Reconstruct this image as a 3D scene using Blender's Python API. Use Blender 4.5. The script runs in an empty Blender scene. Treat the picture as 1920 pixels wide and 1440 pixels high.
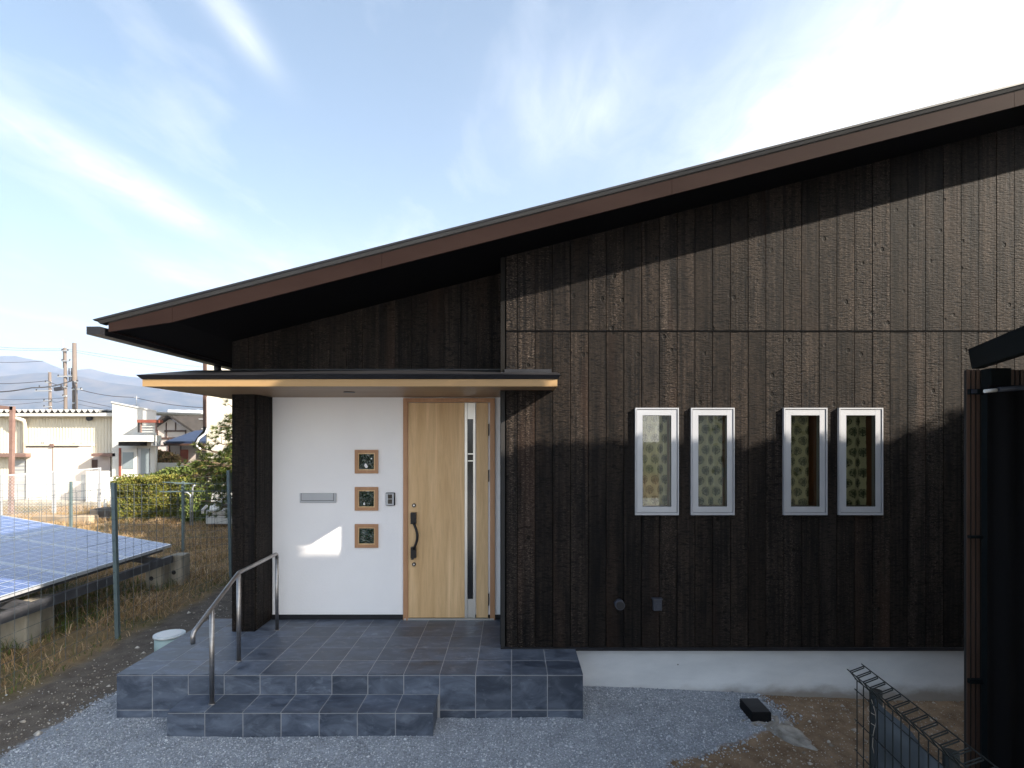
import bpy, bmesh, math, random
import numpy as np
from mathutils import Vector, Matrix, noise as mnoise
R = random.Random(7)
NR = np.random.default_rng(11)
S = bpy.context.scene
C = S.collection
rad = math.radians
F = 1060.0                                    # focal length in px of the 1920 px wide photograph
CZ = 2.32                                     # eye height

# ------------------------------------------------------------------ camera
cam = bpy.data.cameras.new('camera'); co = bpy.data.objects.new('camera', cam); C.objects.link(co)
co.location = (0, 0, CZ); co.rotation_euler = (rad(90), 0, 0)
cam.sensor_width = 36; cam.lens = 36 * F / 1920; cam.shift_y = 105 / 1920
cam.clip_start = .05; cam.clip_end = 9000
S.camera = co
# ------------------------------------------------------------------ light
SUN = Vector((2.01, -1.0, 1.25)).normalized()
sl = bpy.data.lights.new('sun', 'SUN'); sl.energy = 5.0; sl.angle = rad(.55); sl.color = (1.0, .90, .76)
so = bpy.data.objects.new('sun', sl); C.objects.link(so)
so.rotation_euler = SUN.to_track_quat('Z', 'Y').to_euler()
elev = math.asin(SUN.z); azim = math.atan2(SUN.x, SUN.y)
S.view_settings.view_transform = 'Standard'; S.view_settings.look = 'None'
S.view_settings.exposure = 1.85; S.view_settings.gamma = 1.0; S.view_settings.use_curve_mapping = False

W = bpy.data.worlds.new('World'); S.world = W; W.use_nodes = True
wt = W.node_tree; wt.nodes.clear()
class NT:
    """tiny node helper"""
    def __init__(s, t): s.t = t
    def n(s, typ, ins=None, **kw):
        o = s.t.nodes.new(typ)
        for k, v in kw.items(): setattr(o, k, v)
        if ins:
            for k, v in ins.items():
                if isinstance(v, bpy.types.NodeSocket): s.t.links.new(v, o.inputs[k])
                else: o.inputs[k].default_value = v
        return o
    def math(s, op, a, b=0.0, c=0.0, clamp=False):
        return s.n('ShaderNodeMath', {0: a, 1: b, 2: c}, operation=op, use_clamp=clamp).outputs[0]
    def mix(s, f, a, b, mode='MIX'):
        o = s.n('ShaderNodeMix', None, data_type='RGBA', blend_type=mode)
        for i, v in ((0, f), (6, a), (7, b)):
            if isinstance(v, bpy.types.NodeSocket): s.t.links.new(v, o.inputs[i])
            elif i == 0: o.inputs[i].default_value = v
            else: o.inputs[i].default_value = (v[0], v[1], v[2], 1)
        return o.outputs[2]
    def noise(s, vec, scale=5, detail=3, rough=.5, dist=0):
        return s.n('ShaderNodeTexNoise', {'Vector': vec, 'Scale': scale, 'Detail': detail, 'Roughness': rough, 'Distortion': dist}).outputs[0]
    def mapr(s, v, a, b, c=0, d=1, smooth=False):
        o = s.n('ShaderNodeMapRange', {0: v, 1: a, 2: b, 3: c, 4: d})
        if smooth: o.interpolation_type = 'SMOOTHSTEP'
        return o.outputs[0]
    def vmul(s, v, xyz): return s.n('ShaderNodeVectorMath', {0: v, 1: xyz}, operation='MULTIPLY').outputs[0]
    def vadd(s, v, w): return s.n('ShaderNodeVectorMath', {0: v, 1: w}, operation='ADD').outputs[0]
    def sep(s, v): return s.n('ShaderNodeSeparateXYZ', {0: v}).outputs
    def comb(s, x, y, z): return s.n('ShaderNodeCombineXYZ', {0: x, 1: y, 2: z}).outputs[0]

w = NT(wt)
sky = w.n('ShaderNodeTexSky', None, sky_type='NISHITA', sun_disc=False, sun_elevation=elev, sun_rotation=azim, air_density=1.0, dust_density=1.5, ozone_density=1.5)
gen = w.n('ShaderNodeTexCoord').outputs['Generated']
dx, dy, dz = w.sep(gen)
zz = w.math('MAXIMUM', dz, .03)
U = w.math('DIVIDE', dx, zz); V = w.math('DIVIDE', dy, zz)        # the cloud layer as a plane overhead
pl = w.comb(U, V, 0)
n_a = w.noise(w.vmul(pl, (1.5, .62, 1)), 1.5, 6, .58, .4)
n_b = w.noise(w.vmul(pl, (4.2, 1.9, 1)), 1.5, 6, .6, .9)
def blob(a, b, sa, sb, rot=0.0):
    cu = w.math('SUBTRACT', U, a); cv = w.math('SUBTRACT', V, b)
    c_, s_ = math.cos(rot), math.sin(rot)
    u2 = w.math('ADD', w.math('MULTIPLY', cu, c_ / sa), w.math('MULTIPLY', cv, s_ / sa))
    v2 = w.math('ADD', w.math('MULTIPLY', cu, -s_ / sb), w.math('MULTIPLY', cv, c_ / sb))
    q = w.math('ADD', w.math('MULTIPLY', u2, u2), w.math('MULTIPLY', v2, v2))
    return w.math('EXPONENT', w.math('MULTIPLY', q, -1.0))
def plus(*a):
    r = a[0]
    for b in a[1:]: r = w.math('ADD', r, b)
    return r
wisp = plus(w.math('MULTIPLY', blob(-.66, 1.38, .045, .17, -.05), .8),
            w.math('MULTIPLY', blob(-1.53, 2.15, .14, .55, -.12), 1.15),
            w.math('MULTIPLY', blob(.20, 1.72, .20, .33, .25), .55),
            w.math('MULTIPLY', blob(1.1, 1.75, .5, .6, .3), .95),
            w.math('MULTIPLY', blob(-1.2, 3.4, .9, .5, 0), .5),
            w.math('MULTIPLY', blob(2.6, 2.4, 1.1, 1.2, 0), 1.0))
n_mod = w.mapr(w.math('ADD', w.math('MULTIPLY', n_a, .55), w.math('MULTIPLY', n_b, .45)), .32, .62, .15, 1.15)
spread = w.mapr(n_a, .52, .80, 0, .45)
cl = w.math('ADD', w.math('MULTIPLY', wisp, n_mod), spread)
hz = w.math('EXPONENT', w.math('MULTIPLY', zz, -4.2))               # milky air towards the horizon
veil = w.math('ADD', w.math('MULTIPLY', cl, .95), w.math('MULTIPLY', hz, .80), 0, True)
veil = w.math('ADD', w.math('MULTIPLY', veil, .90), .08, 0, True)
skyc = w.mix(1.0, sky.outputs[0], (.85, 1.09, 1.09), 'MULTIPLY')
# thin cloud scatters forward: brighter round the sun, as the blown-out right side of the picture shows
sdot = w.n('ShaderNodeVectorMath', {0: gen, 1: tuple(SUN)}, operation='DOT_PRODUCT').outputs['Value']
fwd = w.math('ADD', w.math('MULTIPLY', w.math('POWER', w.math('MAXIMUM', sdot, 0.0), 2.5), 8.0), 1.0)
white = w.n('ShaderNodeVectorMath', {0: (5.3, 5.65, 6.15), 3: 1.0}, operation='SCALE').outputs[0]
glow = w.n('ShaderNodeVectorMath', {0: (6.2, 5.5, 4.8), 3: w.math('SUBTRACT', fwd, 1.0)}, operation='SCALE').outputs[0]
white = w.vadd(white, glow)
mixc = w.mix(veil, skyc, white)
bg = w.n('ShaderNodeBackground', {'Color': mixc, 'Strength': .058})
outw = w.n('ShaderNodeOutputWorld', {'Surface': bg.outputs[0]})

# ------------------------------------------------------------------ helpers
ORG = {}
def thing(name, label, cat, loc=(0, 0, 0), group=None, kind=None):
    o = bpy.data.objects.new(name, None); C.objects.link(o); o.location = loc
    o.empty_display_size = .1
    o['label'] = label; o['category'] = cat
    if group: o['group'] = group
    if kind: o['kind'] = kind
    ORG[o] = Vector(loc)
    return o
def tag(o, label=None, cat=None, group=None, kind=None):
    if label: o['label'] = label
    if cat: o['category'] = cat
    if group: o['group'] = group
    if kind: o['kind'] = kind
    return o
def link_mesh(name, me, mat, parent=None, smooth=False, org=None):
    """me is in world coordinates"""
    o = bpy.data.objects.new(name, me); C.objects.link(o)
    if mat is not None and len(me.materials) == 0: me.materials.append(mat)
    if smooth: me.polygons.foreach_set('use_smooth', [True] * len(me.polygons))
    if parent is not None:
        g = ORG[parent]; me.transform(Matrix.Translation(-g)); o.parent = parent; ORG[o] = g
    else:
        if org is not None:
            me.transform(Matrix.Translation(-Vector(org))); o.location = org; ORG[o] = Vector(org)
        else: ORG[o] = Vector((0, 0, 0))
    return o
class MB:
    def __init__(s): s.v = []; s.f = []; s.sm = []
    def add(s, vs, fs, sm=False):
        b = len(s.v); s.v += [tuple(q) for q in vs]; s.f += [tuple(i + b for i in f) for f in fs]; s.sm += [sm] * len(fs); return s
    def box(s, x0, x1, y0, y1, z0, z1):
        return s.add([(x0,y0,z0),(x1,y0,z0),(x1,y1,z0),(x0,y1,z0),(x0,y0,z1),(x1,y0,z1),(x1,y1,z1),(x0,y1,z1)],
                     [(3,2,1,0),(4,5,6,7),(0,1,5,4),(1,2,6,5),(2,3,7,6),(3,0,4,7)])
    def hexa(s, p):                            # 8 points: bottom 4, top 4
        return s.add(p, [(3,2,1,0),(4,5,6,7),(0,1,5,4),(1,2,6,5),(2,3,7,6),(3,0,4,7)])
    def prism(s, poly, y0, y1):                # polygon in XZ, extruded along Y
        n = len(poly)
        vs = [(x, y0, z) for x, z in poly] + [(x, y1, z) for x, z in poly]
        return s.add(vs, [tuple(range(n)), tuple(range(2*n-1, n-1, -1))] + [(i, (i+1) % n, n+(i+1) % n, n+i)[::-1] for i in range(n)])
    def extr(s, pts, dvec):                    # any planar polygon, extruded by a vector
        n = len(pts); d = Vector(dvec)
        vs = [Vector(p) for p in pts] + [Vector(p) + d for p in pts]
        return s.add(vs, [tuple(range(n)), tuple(range(2*n-1, n-1, -1))] + [(i, (i+1) % n, n+(i+1) % n, n+i)[::-1] for i in range(n)])
    def bar(s, a, b, wd, ht, up=(0, 0, 1)):
        a = Vector(a); b = Vector(b); d = (b - a).normalized(); u = Vector(up)
        if abs(d.dot(u)) > .98: u = Vector((0, 1, 0))
        sd = d.cross(u).normalized(); u = sd.cross(d).normalized()
        p = [q + sd * i * wd / 2 + u * j * ht / 2 for q in (a, b) for i, j in ((-1,-1),(1,-1),(1,1),(-1,1))]
        return s.add(p, [(0,1,2,3),(7,6,5,4),(0,4,5,1),(1,5,6,2),(2,6,7,3),(3,7,4,0)])
    def tube(s, pts, r, n=8, caps=True, rs=None):
        pts = [Vector(p) for p in pts]; m = len(pts); vs = []; fs = []
        prev = None
        for i, p in enumerate(pts):
            d = (pts[min(i+1, m-1)] - pts[max(i-1, 0)]).normalized()
            if prev is None:
                u = Vector((0, 0, 1)) if abs(d.z) < .9 else Vector((1, 0, 0))
                u = (u - d * u.dot(d)).normalized()
            else: u = (prev - d * prev.dot(d)).normalized()
            prev = u; q = d.cross(u); rr = rs[i] if rs else r
            for k in range(n):
                a = 2 * math.pi * k / n; vs.append(p + (u * math.cos(a) + q * math.sin(a)) * rr)
        for i in range(m - 1):
            for k in range(n): fs.append((i*n+k, i*n+(k+1) % n, (i+1)*n+(k+1) % n, (i+1)*n+k))
        s.add(vs, fs, n > 4)
        if caps: 
            b = len(s.v) - len(vs); s.f.append(tuple(b + k for k in range(n))[::-1]); s.f.append(tuple(b + (m-1)*n + k for k in range(n))); s.sm += [False, False]
        return s
    def mesh(s, name):
        me = bpy.data.meshes.new(name); me.from_pydata(s.v, [], s.f)
        me.polygons.foreach_set('use_smooth', s.sm); me.update(); return me
    def build(s, name, mat, parent=None, org=None, bevel=0):
        me = s.mesh(name)
        if bevel:
            bm = bmesh.new(); bm.from_mesh(me)
            bmesh.ops.bevel(bm, geom=list(bm.edges), offset=bevel, segments=1, affect='EDGES'); bm.to_mesh(me); bm.free()
        return link_mesh(name, me, mat, parent, False, org)
def np_mesh(name, verts, tris, mat, parent=None):
    me = bpy.data.meshes.new(name)
    nv, nf = len(verts), len(tris); k = tris.shape[1]
    me.vertices.add(nv); me.vertices.foreach_set('co', np.ascontiguousarray(verts, dtype=np.float32).ravel())
    me.loops.add(nf * k); me.loops.foreach_set('vertex_index', np.ascontiguousarray(tris, dtype=np.int32).ravel())
    me.polygons.add(nf); me.polygons.foreach_set('loop_start', np.arange(0, nf * k, k, dtype=np.int32))
    me.update(calc_edges=True); me.validate()
    return link_mesh(name, me, mat, parent)
def P(px, py, D): return Vector(((px - 960) * D / F, D, CZ - (py - 825) * D / F))
def XX(px, D): return (px - 960) * D / F
def ZZ(py, D): return CZ - (py - 825) * D / F
def child(root, name, mesh, loc):
    o = bpy.data.objects.new(name, mesh); C.objects.link(o); o.parent = root; o.location = Vector(loc) - ORG[root]; ORG[o] = ORG[root]; return o

# ------------------------------------------------------------------ materials
def pbsdf(name, color=(.5,.5,.5), rough=.6, metal=0.0, spec=.5):
    m = bpy.data.materials.new(name); m.use_nodes = True; t = m.node_tree; k = NT(t)
    b = t.nodes['Principled BSDF']
    b.inputs['Base Color'].default_value = (*color, 1); b.inputs['Roughness'].default_value = rough
    b.inputs['Metallic'].default_value = metal; b.inputs['Specular IOR Level'].default_value = spec
    return m, k, b
def grain(name, c1, c2, rough=.6, scale=(4, 4, 4), detail=4, bump=.0, bdist=.002, metal=0, spec=.5, lo=.35, hi=.65, rvar=0, objrand=0, bscale=None):
    """two-tone noise material in object coordinates, with optional bump"""
    m, k, b = pbsdf(name, c1, rough, metal, spec)
    tc = k.n('ShaderNodeTexCoord').outputs['Object']
    if objrand:
        rnd = k.n('ShaderNodeObjectInfo').outputs['Random']
        tc = k.vadd(tc, k.comb(k.math('MULTIPLY', rnd, 37.0), k.math('MULTIPLY', rnd, 91.0), k.math('MULTIPLY', rnd, 17.0)))
    v = k.vmul(tc, scale)
    f = k.mapr(k.noise(v, 1, detail, .6), lo, hi)
    col = k.mix(f, c1, c2)
    if objrand: col = k.mix(1.0, col, k.n('ShaderNodeCombineColor', {0: k.mapr(rnd, 0, 1, 1-objrand, 1+objrand), 1: k.mapr(rnd, 0, 1, 1-objrand, 1+objrand), 2: k.mapr(rnd, 0, 1, 1-objrand, 1+objrand)}).outputs[0], 'MULTIPLY')
    k.t.links.new(col, b.inputs['Base Color'])
    if rvar: k.t.links.new(k.mapr(k.noise(v, 2.3, 3, .5), .3, .7, rough-rvar, rough+rvar), b.inputs['Roughness'])
    if bump:
        h = k.noise(k.vmul(tc, bscale or tuple(q*4 for q in scale)), 1, 5, .65)
        bp = k.n('ShaderNodeBump', {'Strength': bump, 'Distance': bdist, 'Height': h})
        k.t.links.new(bp.outputs[0], b.inputs['Normal'])
    return m
M = {}
# charred cedar
m, k, b = pbsdf('charred_cedar', (.03,.025,.02), .7, 0, .12)
tc = k.n('ShaderNodeTexCoord').outputs['Object']; rnd = k.n('ShaderNodeObjectInfo').outputs['Random']
tc = k.vadd(tc, k.comb(k.math('MULTIPLY', rnd, 37.0), k.math('MULTIPLY', rnd, 13.0), k.math('MULTIPLY', rnd, 91.0)))
wob = k.noise(k.vmul(tc, (6, 6, 5)), 1, 3, .5)
tcw = k.vadd(tc, k.vmul(k.comb(wob, 0, wob), (.02, 0, .05)))
vor = k.n('ShaderNodeTexVoronoi', {'Vector': k.vmul(tcw, (26, 26, 62)), 'Scale': 1.0, 'Randomness': .9}, feature='F1')
ripple = k.n('ShaderNodeTexVoronoi', {'Vector': k.vmul(tcw, (13, 13, 95)), 'Scale': 1.0, 'Randomness': .8}, feature='F1')
fine = k.noise(k.vmul(tcw, (60, 60, 170)), 1, 3, .6)
stripe = k.noise(k.vmul(tc, (34, 34, .9)), 1, 4, .6)
patch = k.noise(k.vmul(tc, (7, 7, 2.2)), 1, 3, .5)
kn = k.n('ShaderNodeTexVoronoi', {'Vector': k.vmul(tc, (7.0, .4, 5.5)), 'Scale': 1.0, 'Randomness': 1.0}, feature='F1').outputs['Distance']
knot = k.mapr(kn, .07, .15, 1, 0, True)
f = k.math('ADD', k.math('MULTIPLY', stripe, .62), k.math('MULTIPLY', patch, .48))
crk = k.math('ADD', k.math('MULTIPLY', vor.outputs['Distance'], .55), k.math('MULTIPLY', ripple.outputs['Distance'], .6))   # 0 on a char scale, high in the cracks
col = k.mix(k.mapr(f, .40, .68), (.0028,.0027,.0030), (.023,.0178,.0142))
col = k.mix(k.mapr(crk, .55, .85), col, (.0018,.0017,.0018))
rel = k.mapr(k.math('FRACT', k.math('MULTIPLY', rnd, 13.7)), 0, 1, .35, 1.15)     # some boards burnt deep, some nearly smooth
flk = k.math('MULTIPLY', k.math('MULTIPLY', k.mapr(fine, .54, .72), k.mapr(stripe, .42, .60, .15, .8)), rel)
col = k.mix(flk, col, (.125,.102,.082))
edge = k.mapr(k.noise(k.vmul(tc, (3, 3, .35)), 1, 3, .5), .58, .72)
col = k.mix(k.math('MULTIPLY', edge, .32), col, (.050,.028,.018))
tint = k.mapr(rnd, 0, 1, .72, 1.25)
hue = k.mapr(k.math('FRACT', k.math('MULTIPLY', rnd, 7.3)), 0, 1, .90, 1.0)
col = k.mix(1.0, col, k.n('ShaderNodeCombineColor', {0: tint, 1: k.math('MULTIPLY', tint, k.math('ADD', k.math('MULTIPLY', hue, .5), .48)), 2: k.math('MULTIPLY', tint, hue)}).outputs[0], 'MULTIPLY')
col = k.mix(k.math('MULTIPLY', knot, .9), col, (.004,.0035,.003))
k.t.links.new(col, b.inputs['Base Color'])
h = k.math('ADD', k.math('MULTIPLY', crk, -.8), k.math('MULTIPLY', fine, .35)); h = k.math('ADD', h, k.math('MULTIPLY', stripe, .7))
h = k.math('SUBTRACT', h, k.math('MULTIPLY', knot, 1.0))
h = k.math('MULTIPLY', h, rel)
bp = k.n('ShaderNodeBump', {'Strength': .85, 'Distance': .0065, 'Height': h}); k.t.links.new(bp.outputs[0], b.inputs['Normal'])
M['cedar'] = m
M['backing'] = pbsdf('black_backing', (.003,.003,.003), .9, 0, .05)[0]
M['soffit_black'] = pbsdf('black_soffit', (.003,.003,.0035), .85, 0, .05)[0]
M['black_metal'] = grain('black_metal', (.012,.012,.015), (.018,.018,.021), .42, (3,3,3), 3, spec=.35)
M['roof_metal'] = grain('dark_roof_metal', (.018,.018,.020), (.026,.026,.028), .38, (2,2,2), 3, spec=.5)
M['fascia'] = grain('brown_fascia', (.0165,.0088,.0074), (.020,.0112,.0094), .75, (1.5,2,6), 4, .1, .001, spec=.08)
M['trim'] = grain('grey_trim', (.008,.0075,.007), (.011,.010,.0095), .7, (6,6,2), 3, spec=.1)
M['stucco'] = grain('white_stucco', (.86,.84,.85), (.90,.885,.89), .9, (1.3,1.3,.7), 5, .8, .002, spec=.2, bscale=(70,70,70))
M['concrete'] = grain('foundation_render', (.46,.47,.48), (.56,.56,.56), .9, (1.5,1.5,5), 5, .4, .0015, spec=.2, bscale=(50,50,50))
m, k, b = pbsdf('foundation_render_stained', (.5,.5,.5), .9, 0, .2)
tc = k.n('ShaderNodeNewGeometry').outputs['Position']; X_, Y_, Z_ = k.sep(tc)
nn = k.noise(k.vmul(tc, (2, 2, 6)), 1, 5, .6)
base = k.mix(k.mapr(nn, .35, .65), (.60,.61,.62), (.70,.705,.71))
splash = k.mapr(k.math('ADD', Z_, k.math('MULTIPLY', k.noise(k.vmul(tc, (5,5,9)), 1, 4, .6), .16)), .11, -.02, 0, .8, True)   # soil splashed up from the ground
splash = k.math('MULTIPLY', splash, k.mapr(X_, .8, 2.6, .25, 1.0))
k.t.links.new(k.mix(splash, base, (.22,.18,.14)), b.inputs['Base Color'])
bp = k.n('ShaderNodeBump', {'Strength': .4, 'Distance': .0015, 'Height': k.noise(tc, 60, 4, .6)}); k.t.links.new(bp.outputs[0], b.inputs['Normal'])
M['found'] = m
# porch tiles
m, k, b = pbsdf('slate_tile', (.05,.06,.08), .5, 0, .45)
tc = k.n('ShaderNodeNewGeometry').outputs['Position']; rnd = k.n('ShaderNodeObjectInfo').outputs['Random']
off = k.comb(k.math('MULTIPLY', rnd, 31.0), k.math('MULTIPLY', rnd, 57.0), k.math('MULTIPLY', rnd, 11.0))
tv = k.vadd(tc, off)
n1 = k.noise(k.vmul(tv, (3.2, 5.5, 6)), 1, 6, .62, 1.2); n2 = k.noise(k.vmul(tv, (9, 16, 14)), 1, 4, .6, .6)
col = k.mix(k.mapr(n1, .36, .66), (.040,.051,.074), (.112,.134,.178))
col = k.mix(k.math('MULTIPLY', k.mapr(n2, .56, .74), .35), col, (.26,.295,.35))
tint = k.mapr(rnd, 0, 1, .78, 1.18)
col = k.mix(1.0, col, k.n('ShaderNodeCombineColor', {0: tint, 1: tint, 2: tint}).outputs[0], 'MULTIPLY')
k.t.links.new(col, b.inputs['Base Color']); k.t.links.new(k.mapr(n1, .3, .7, .36, .58), b.inputs['Roughness'])
bp = k.n('ShaderNodeBump', {'Strength': .35, 'Distance': .002, 'Height': k.math('ADD', n1, k.math('MULTIPLY', n2, .4))}); k.t.links.new(bp.outputs[0], b.inputs['Normal'])
M['tile'] = m
M['grout'] = grain('pale_grout', (.27,.27,.28), (.35,.35,.35), .9, (8,8,8), 3)
def woodmat(name, c1, c2, c3, sc=(22, 22, 1.1), rough=.45):
    m, k, b = pbsdf(name, c1, rough, 0, .35)
    tc = k.n('ShaderNodeTexCoord').outputs['Object']
    d = k.noise(k.vmul(tc, tuple(q*.25 for q in sc)), 1, 2, .5)
    tv = k.vadd(k.vmul(tc, sc), k.comb(d, d, k.math('MULTIPLY', d, .6)))
    n1 = k.noise(tv, 1, 6, .62, .6); n2 = k.noise(k.vmul(tc, tuple(q*5 for q in sc)), 1, 3, .6)
    n3 = k.noise(k.vmul(tc, tuple(q*.3 for q in sc)), 1, 2, .5)
    col = k.mix(k.mapr(n1, .34, .66), c1, c2); col = k.mix(k.math('MULTIPLY', k.mapr(n3, .4, .65), .55), col, c3)
    col = k.mix(k.math('MULTIPLY', k.mapr(n2, .5, .72), .22), col, tuple(q*.55 for q in c1))
    k.t.links.new(col, b.inputs['Base Color'])
    bp = k.n('ShaderNodeBump', {'Strength': .12, 'Distance': .001, 'Height': n2}); k.t.links.new(bp.outputs[0], b.inputs['Normal'])
    return m
M['door'] = woodmat('pale_oak', (.54,.355,.18), (.82,.575,.33), (.52,.32,.145), (15, 15, 1.0))
M['frame_wood'] = woodmat('red_brown_wood', (.42,.22,.115), (.50,.28,.15), (.36,.18,.09), (30, 30, 2))
M['canopy_wood'] = woodmat('canopy_cedar', (.30,.185,.08), (.34,.215,.10), (.27,.16,.07), (.8, 26, 26))
M['soffit_wood'] = woodmat('soffit_cedar', (.26,.17,.10), (.33,.22,.13), (.23,.145,.08), (.8, 9, 26))
M['steel'] = grain('brushed_steel', (.31,.295,.285), (.38,.36,.35), .38, (3,3,40), 3, metal=1.0)
M['alu'] = grain('silver_aluminium', (.38,.39,.42), (.42,.43,.46), .45, (3,3,3), 2, metal=.35)
M['satin'] = grain('satin_aluminium', (.55,.53,.50), (.62,.60,.57), .35, (3,3,3), 2, metal=.8)
M['bronze'] = pbsdf('dark_bronze', (.02,.018,.018), .45, .3, .4)[0]
M['white_plastic'] = pbsdf('white_plastic', (.75,.75,.74), .4)[0]
M['black_gloss'] = pbsdf('black_gloss', (.008,.008,.009), .12)[0]
M['rubber'] = pbsdf('black_rubber', (.006,.006,.007), .8, 0, .15)[0]
M['jamb'] = woodmat('inner_jamb_wood', (.17,.06,.022), (.21,.08,.03), (.13,.045,.016), (30,30,2))
M['dark_room'] = pbsdf('dim_room_wall', (.12,.11,.10), .9)[0]
def glassmat(name, tint=(.75,.85,.78), rough=.02, refl=1.0):
    m = bpy.data.materials.new(name); m.use_nodes = True; t = m.node_tree; t.nodes.clear(); k = NT(t)
    fr = k.n('ShaderNodeFresnel', {'IOR': 1.5}).outputs[0]
    fr = k.math('MULTIPLY', fr, 1.6 * refl, 0, True)
    a = k.n('ShaderNodeBsdfTransparent', {'Color': (*tint, 1)}); g = k.n('ShaderNodeBsdfGlossy', {'Color': (1,1,1,1), 'Roughness': rough})
    mx = k.n('ShaderNodeMixShader', {0: fr, 1: a.outputs[0], 2: g.outputs[0]})
    k.n('ShaderNodeOutputMaterial', {'Surface': mx.outputs[0]}); return m
M['glass'] = glassmat('window_glass', (.93,.95,.90), .015)
# glass blocks: dark green wavy glass
m, k, b = pbsdf('wavy_green_glass', (.012,.028,.014), .07, 0, .8)
tc = k.n('ShaderNodeTexCoord').outputs['Object']
n1 = k.noise(tc, 13, 2, .5, 1.6)
bp = k.n('ShaderNodeBump', {'Strength': 1.0, 'Distance': .05, 'Height': n1}); k.t.links.new(bp.outputs[0], b.inputs['Normal'])
M['block_glass'] = m
# printed curtain
m, k, b = pbsdf('tree_print_curtain', (.4,.4,.3), .9, 0, .1)
tc = k.n('ShaderNodeUVMap').outputs[0]
ux, uy, _ = k.sep(tc)
px_, py_ = .112, .098
rowi = k.math('FLOOR', k.math('DIVIDE', uy, py_))
sh = k.math('MULTIPLY', k.math('MODULO', k.math('ABSOLUTE', rowi), 2.0), .5)
fu = k.math('SUBTRACT', k.math('FRACT', k.math('ADD', k.math('ADD', k.math('DIVIDE', ux, px_), sh), 20.0)), .5)
fv = k.math('SUBTRACT', k.math('FRACT', k.math('DIVIDE', uy, py_)), .5)
r = k.math('SQRT', k.math('ADD', k.math('MULTIPLY', k.math('MULTIPLY', fu, fu), 1.5), k.math('MULTIPLY', fv, fv)))
crown = k.mapr(r, .46, .41)
dots = k.n('ShaderNodeTexVoronoi', {'Vector': k.vmul(k.comb(ux, uy, 0), (105, 105, 1)), 'Scale': 1.0}, feature='F1').outputs['Distance']
dd = k.mapr(dots, .52, .40)
inner = k.mapr(r, .28, .17)
ink = k.math('MULTIPLY', crown, k.math('MAXIMUM', k.math('ADD', k.math('MULTIPLY', dd, .5), .45), k.math('MULTIPLY', inner, .85)))
stem = k.math('MULTIPLY', k.mapr(k.math('ABSOLUTE', fu), .035, .02), k.mapr(fv, .3, .25, 0, 1))
ink = k.math('MAXIMUM', ink, stem)
cloth = k.mix(k.mapr(k.noise(k.comb(ux, uy, 0), 6, 3, .5), .3, .7), (.36,.32,.20), (.44,.39,.26))
k.t.links.new(k.mix(ink, cloth, (.022,.032,.014)), b.inputs['Base Color'])
b.inputs['Subsurface Weight'].default_value = 0
M['curtain'] = m

# ground zones (python and shader share the same lines)
def gravel_right(y): return 1.15 + max(0, min(1.2, (y - 4.1) * 1.75))
def zone(x, y):
    e = mnoise.noise(Vector((x * 2.3, y * 2.3, 0))) * .13 + mnoise.noise(Vector((x * 7, y * 7, 3))) * .05
    if x < -4.55 + e * 2: return 'grass'
    if x < -3.75 + (y - 4.2) * .13 + e: return 'dirt'
    if y > 5.22 + e and x < -3.3: return 'dirt'
    if x > gravel_right(y) + e: return 'soil'
    return 'gravel'
def gz(x, y):
    s = min(1, max(0, x / 4.2)); z = -.135 * s * s * (3 - 2 * s)
    if 0 < y < 8: 
        z += .012 * mnoise.noise(Vector((x * 1.7, y * 1.7, 5)))
    if x < -4.6 and y < 30:
        z += .05 * mnoise.noise(Vector((x * .9, y * .9, 1))) * min(1, (-4.6 - x))
    return z
m, k, b = pbsdf('ground_surface', (.3,.3,.3), .95, 0, .15)
pos = k.n('ShaderNodeNewGeometry').outputs['Position']; X_, Y_, Z_ = k.sep(pos)
e = k.math('ADD', k.math('MULTIPLY', k.math('SUBTRACT', k.noise(pos, 2.3, 2, .5), .5), .34), k.math('MULTIPLY', k.math('SUBTRACT', k.noise(pos, 14, 3, .6), .5), .16))
nf = k.noise(pos, 55, 4, .7); nm = k.noise(pos, 6, 4, .6); nb = k.noise(pos, .9, 3, .5)
vg = k.n('ShaderNodeTexVoronoi', {'Vector': pos, 'Scale': 70.0}, feature='F1')
g_col = k.mix(k.mapr(nf, .3, .7), (.15,.165,.19), (.42,.45,.49)); g_col = k.mix(k.math('MULTIPLY', k.mapr(nm, .35, .65), .4), g_col, (.20,.22,.26))
d_col = k.mix(k.mapr(nm, .3, .7), (.085,.070,.058), (.16,.135,.11)); d_col = k.mix(k.math('MULTIPLY', k.mapr(nf, .6, .72), .6), d_col, (.30,.27,.24))
s_col = k.mix(k.mapr(nm, .3, .7), (.13,.085,.052), (.27,.19,.125)); s_col = k.mix(k.math('MULTIPLY', k.mapr(nf, .58, .7), .6), s_col, (.42,.35,.27))
h_col = k.mix(k.mapr(nm, .3, .7), (.16,.11,.06), (.27,.19,.10)); h_col = k.mix(k.math('MULTIPLY', k.mapr(nb, .45, .6), .5), h_col, (.06,.07,.025))
far_col = k.mix(k.mapr(k.noise(pos, .02, 3, .5), .4, .6), (.16,.15,.12), (.10,.11,.07))
xe = k.math('ADD', X_, e)
m_dirt = k.mapr(k.math('SUBTRACT', xe, k.math('MULTIPLY', k.math('SUBTRACT', Y_, 4.2), .13)), -3.72, -3.78)
m_side = k.math('MULTIPLY', k.mapr(k.math('ADD', Y_, e), 5.18, 5.26), k.mapr(X_, -3.2, -3.3))
m_dirt = k.math('MAXIMUM', m_dirt, m_side)
m_grass = k.mapr(xe, -4.40, -4.62)
lim = k.math('ADD', 1.15, k.math('MULTIPLY', k.math('SUBTRACT', Y_, 4.1), 1.75)); lim = k.math('MINIMUM', k.math('MAXIMUM', lim, 1.15), 2.35)
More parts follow.
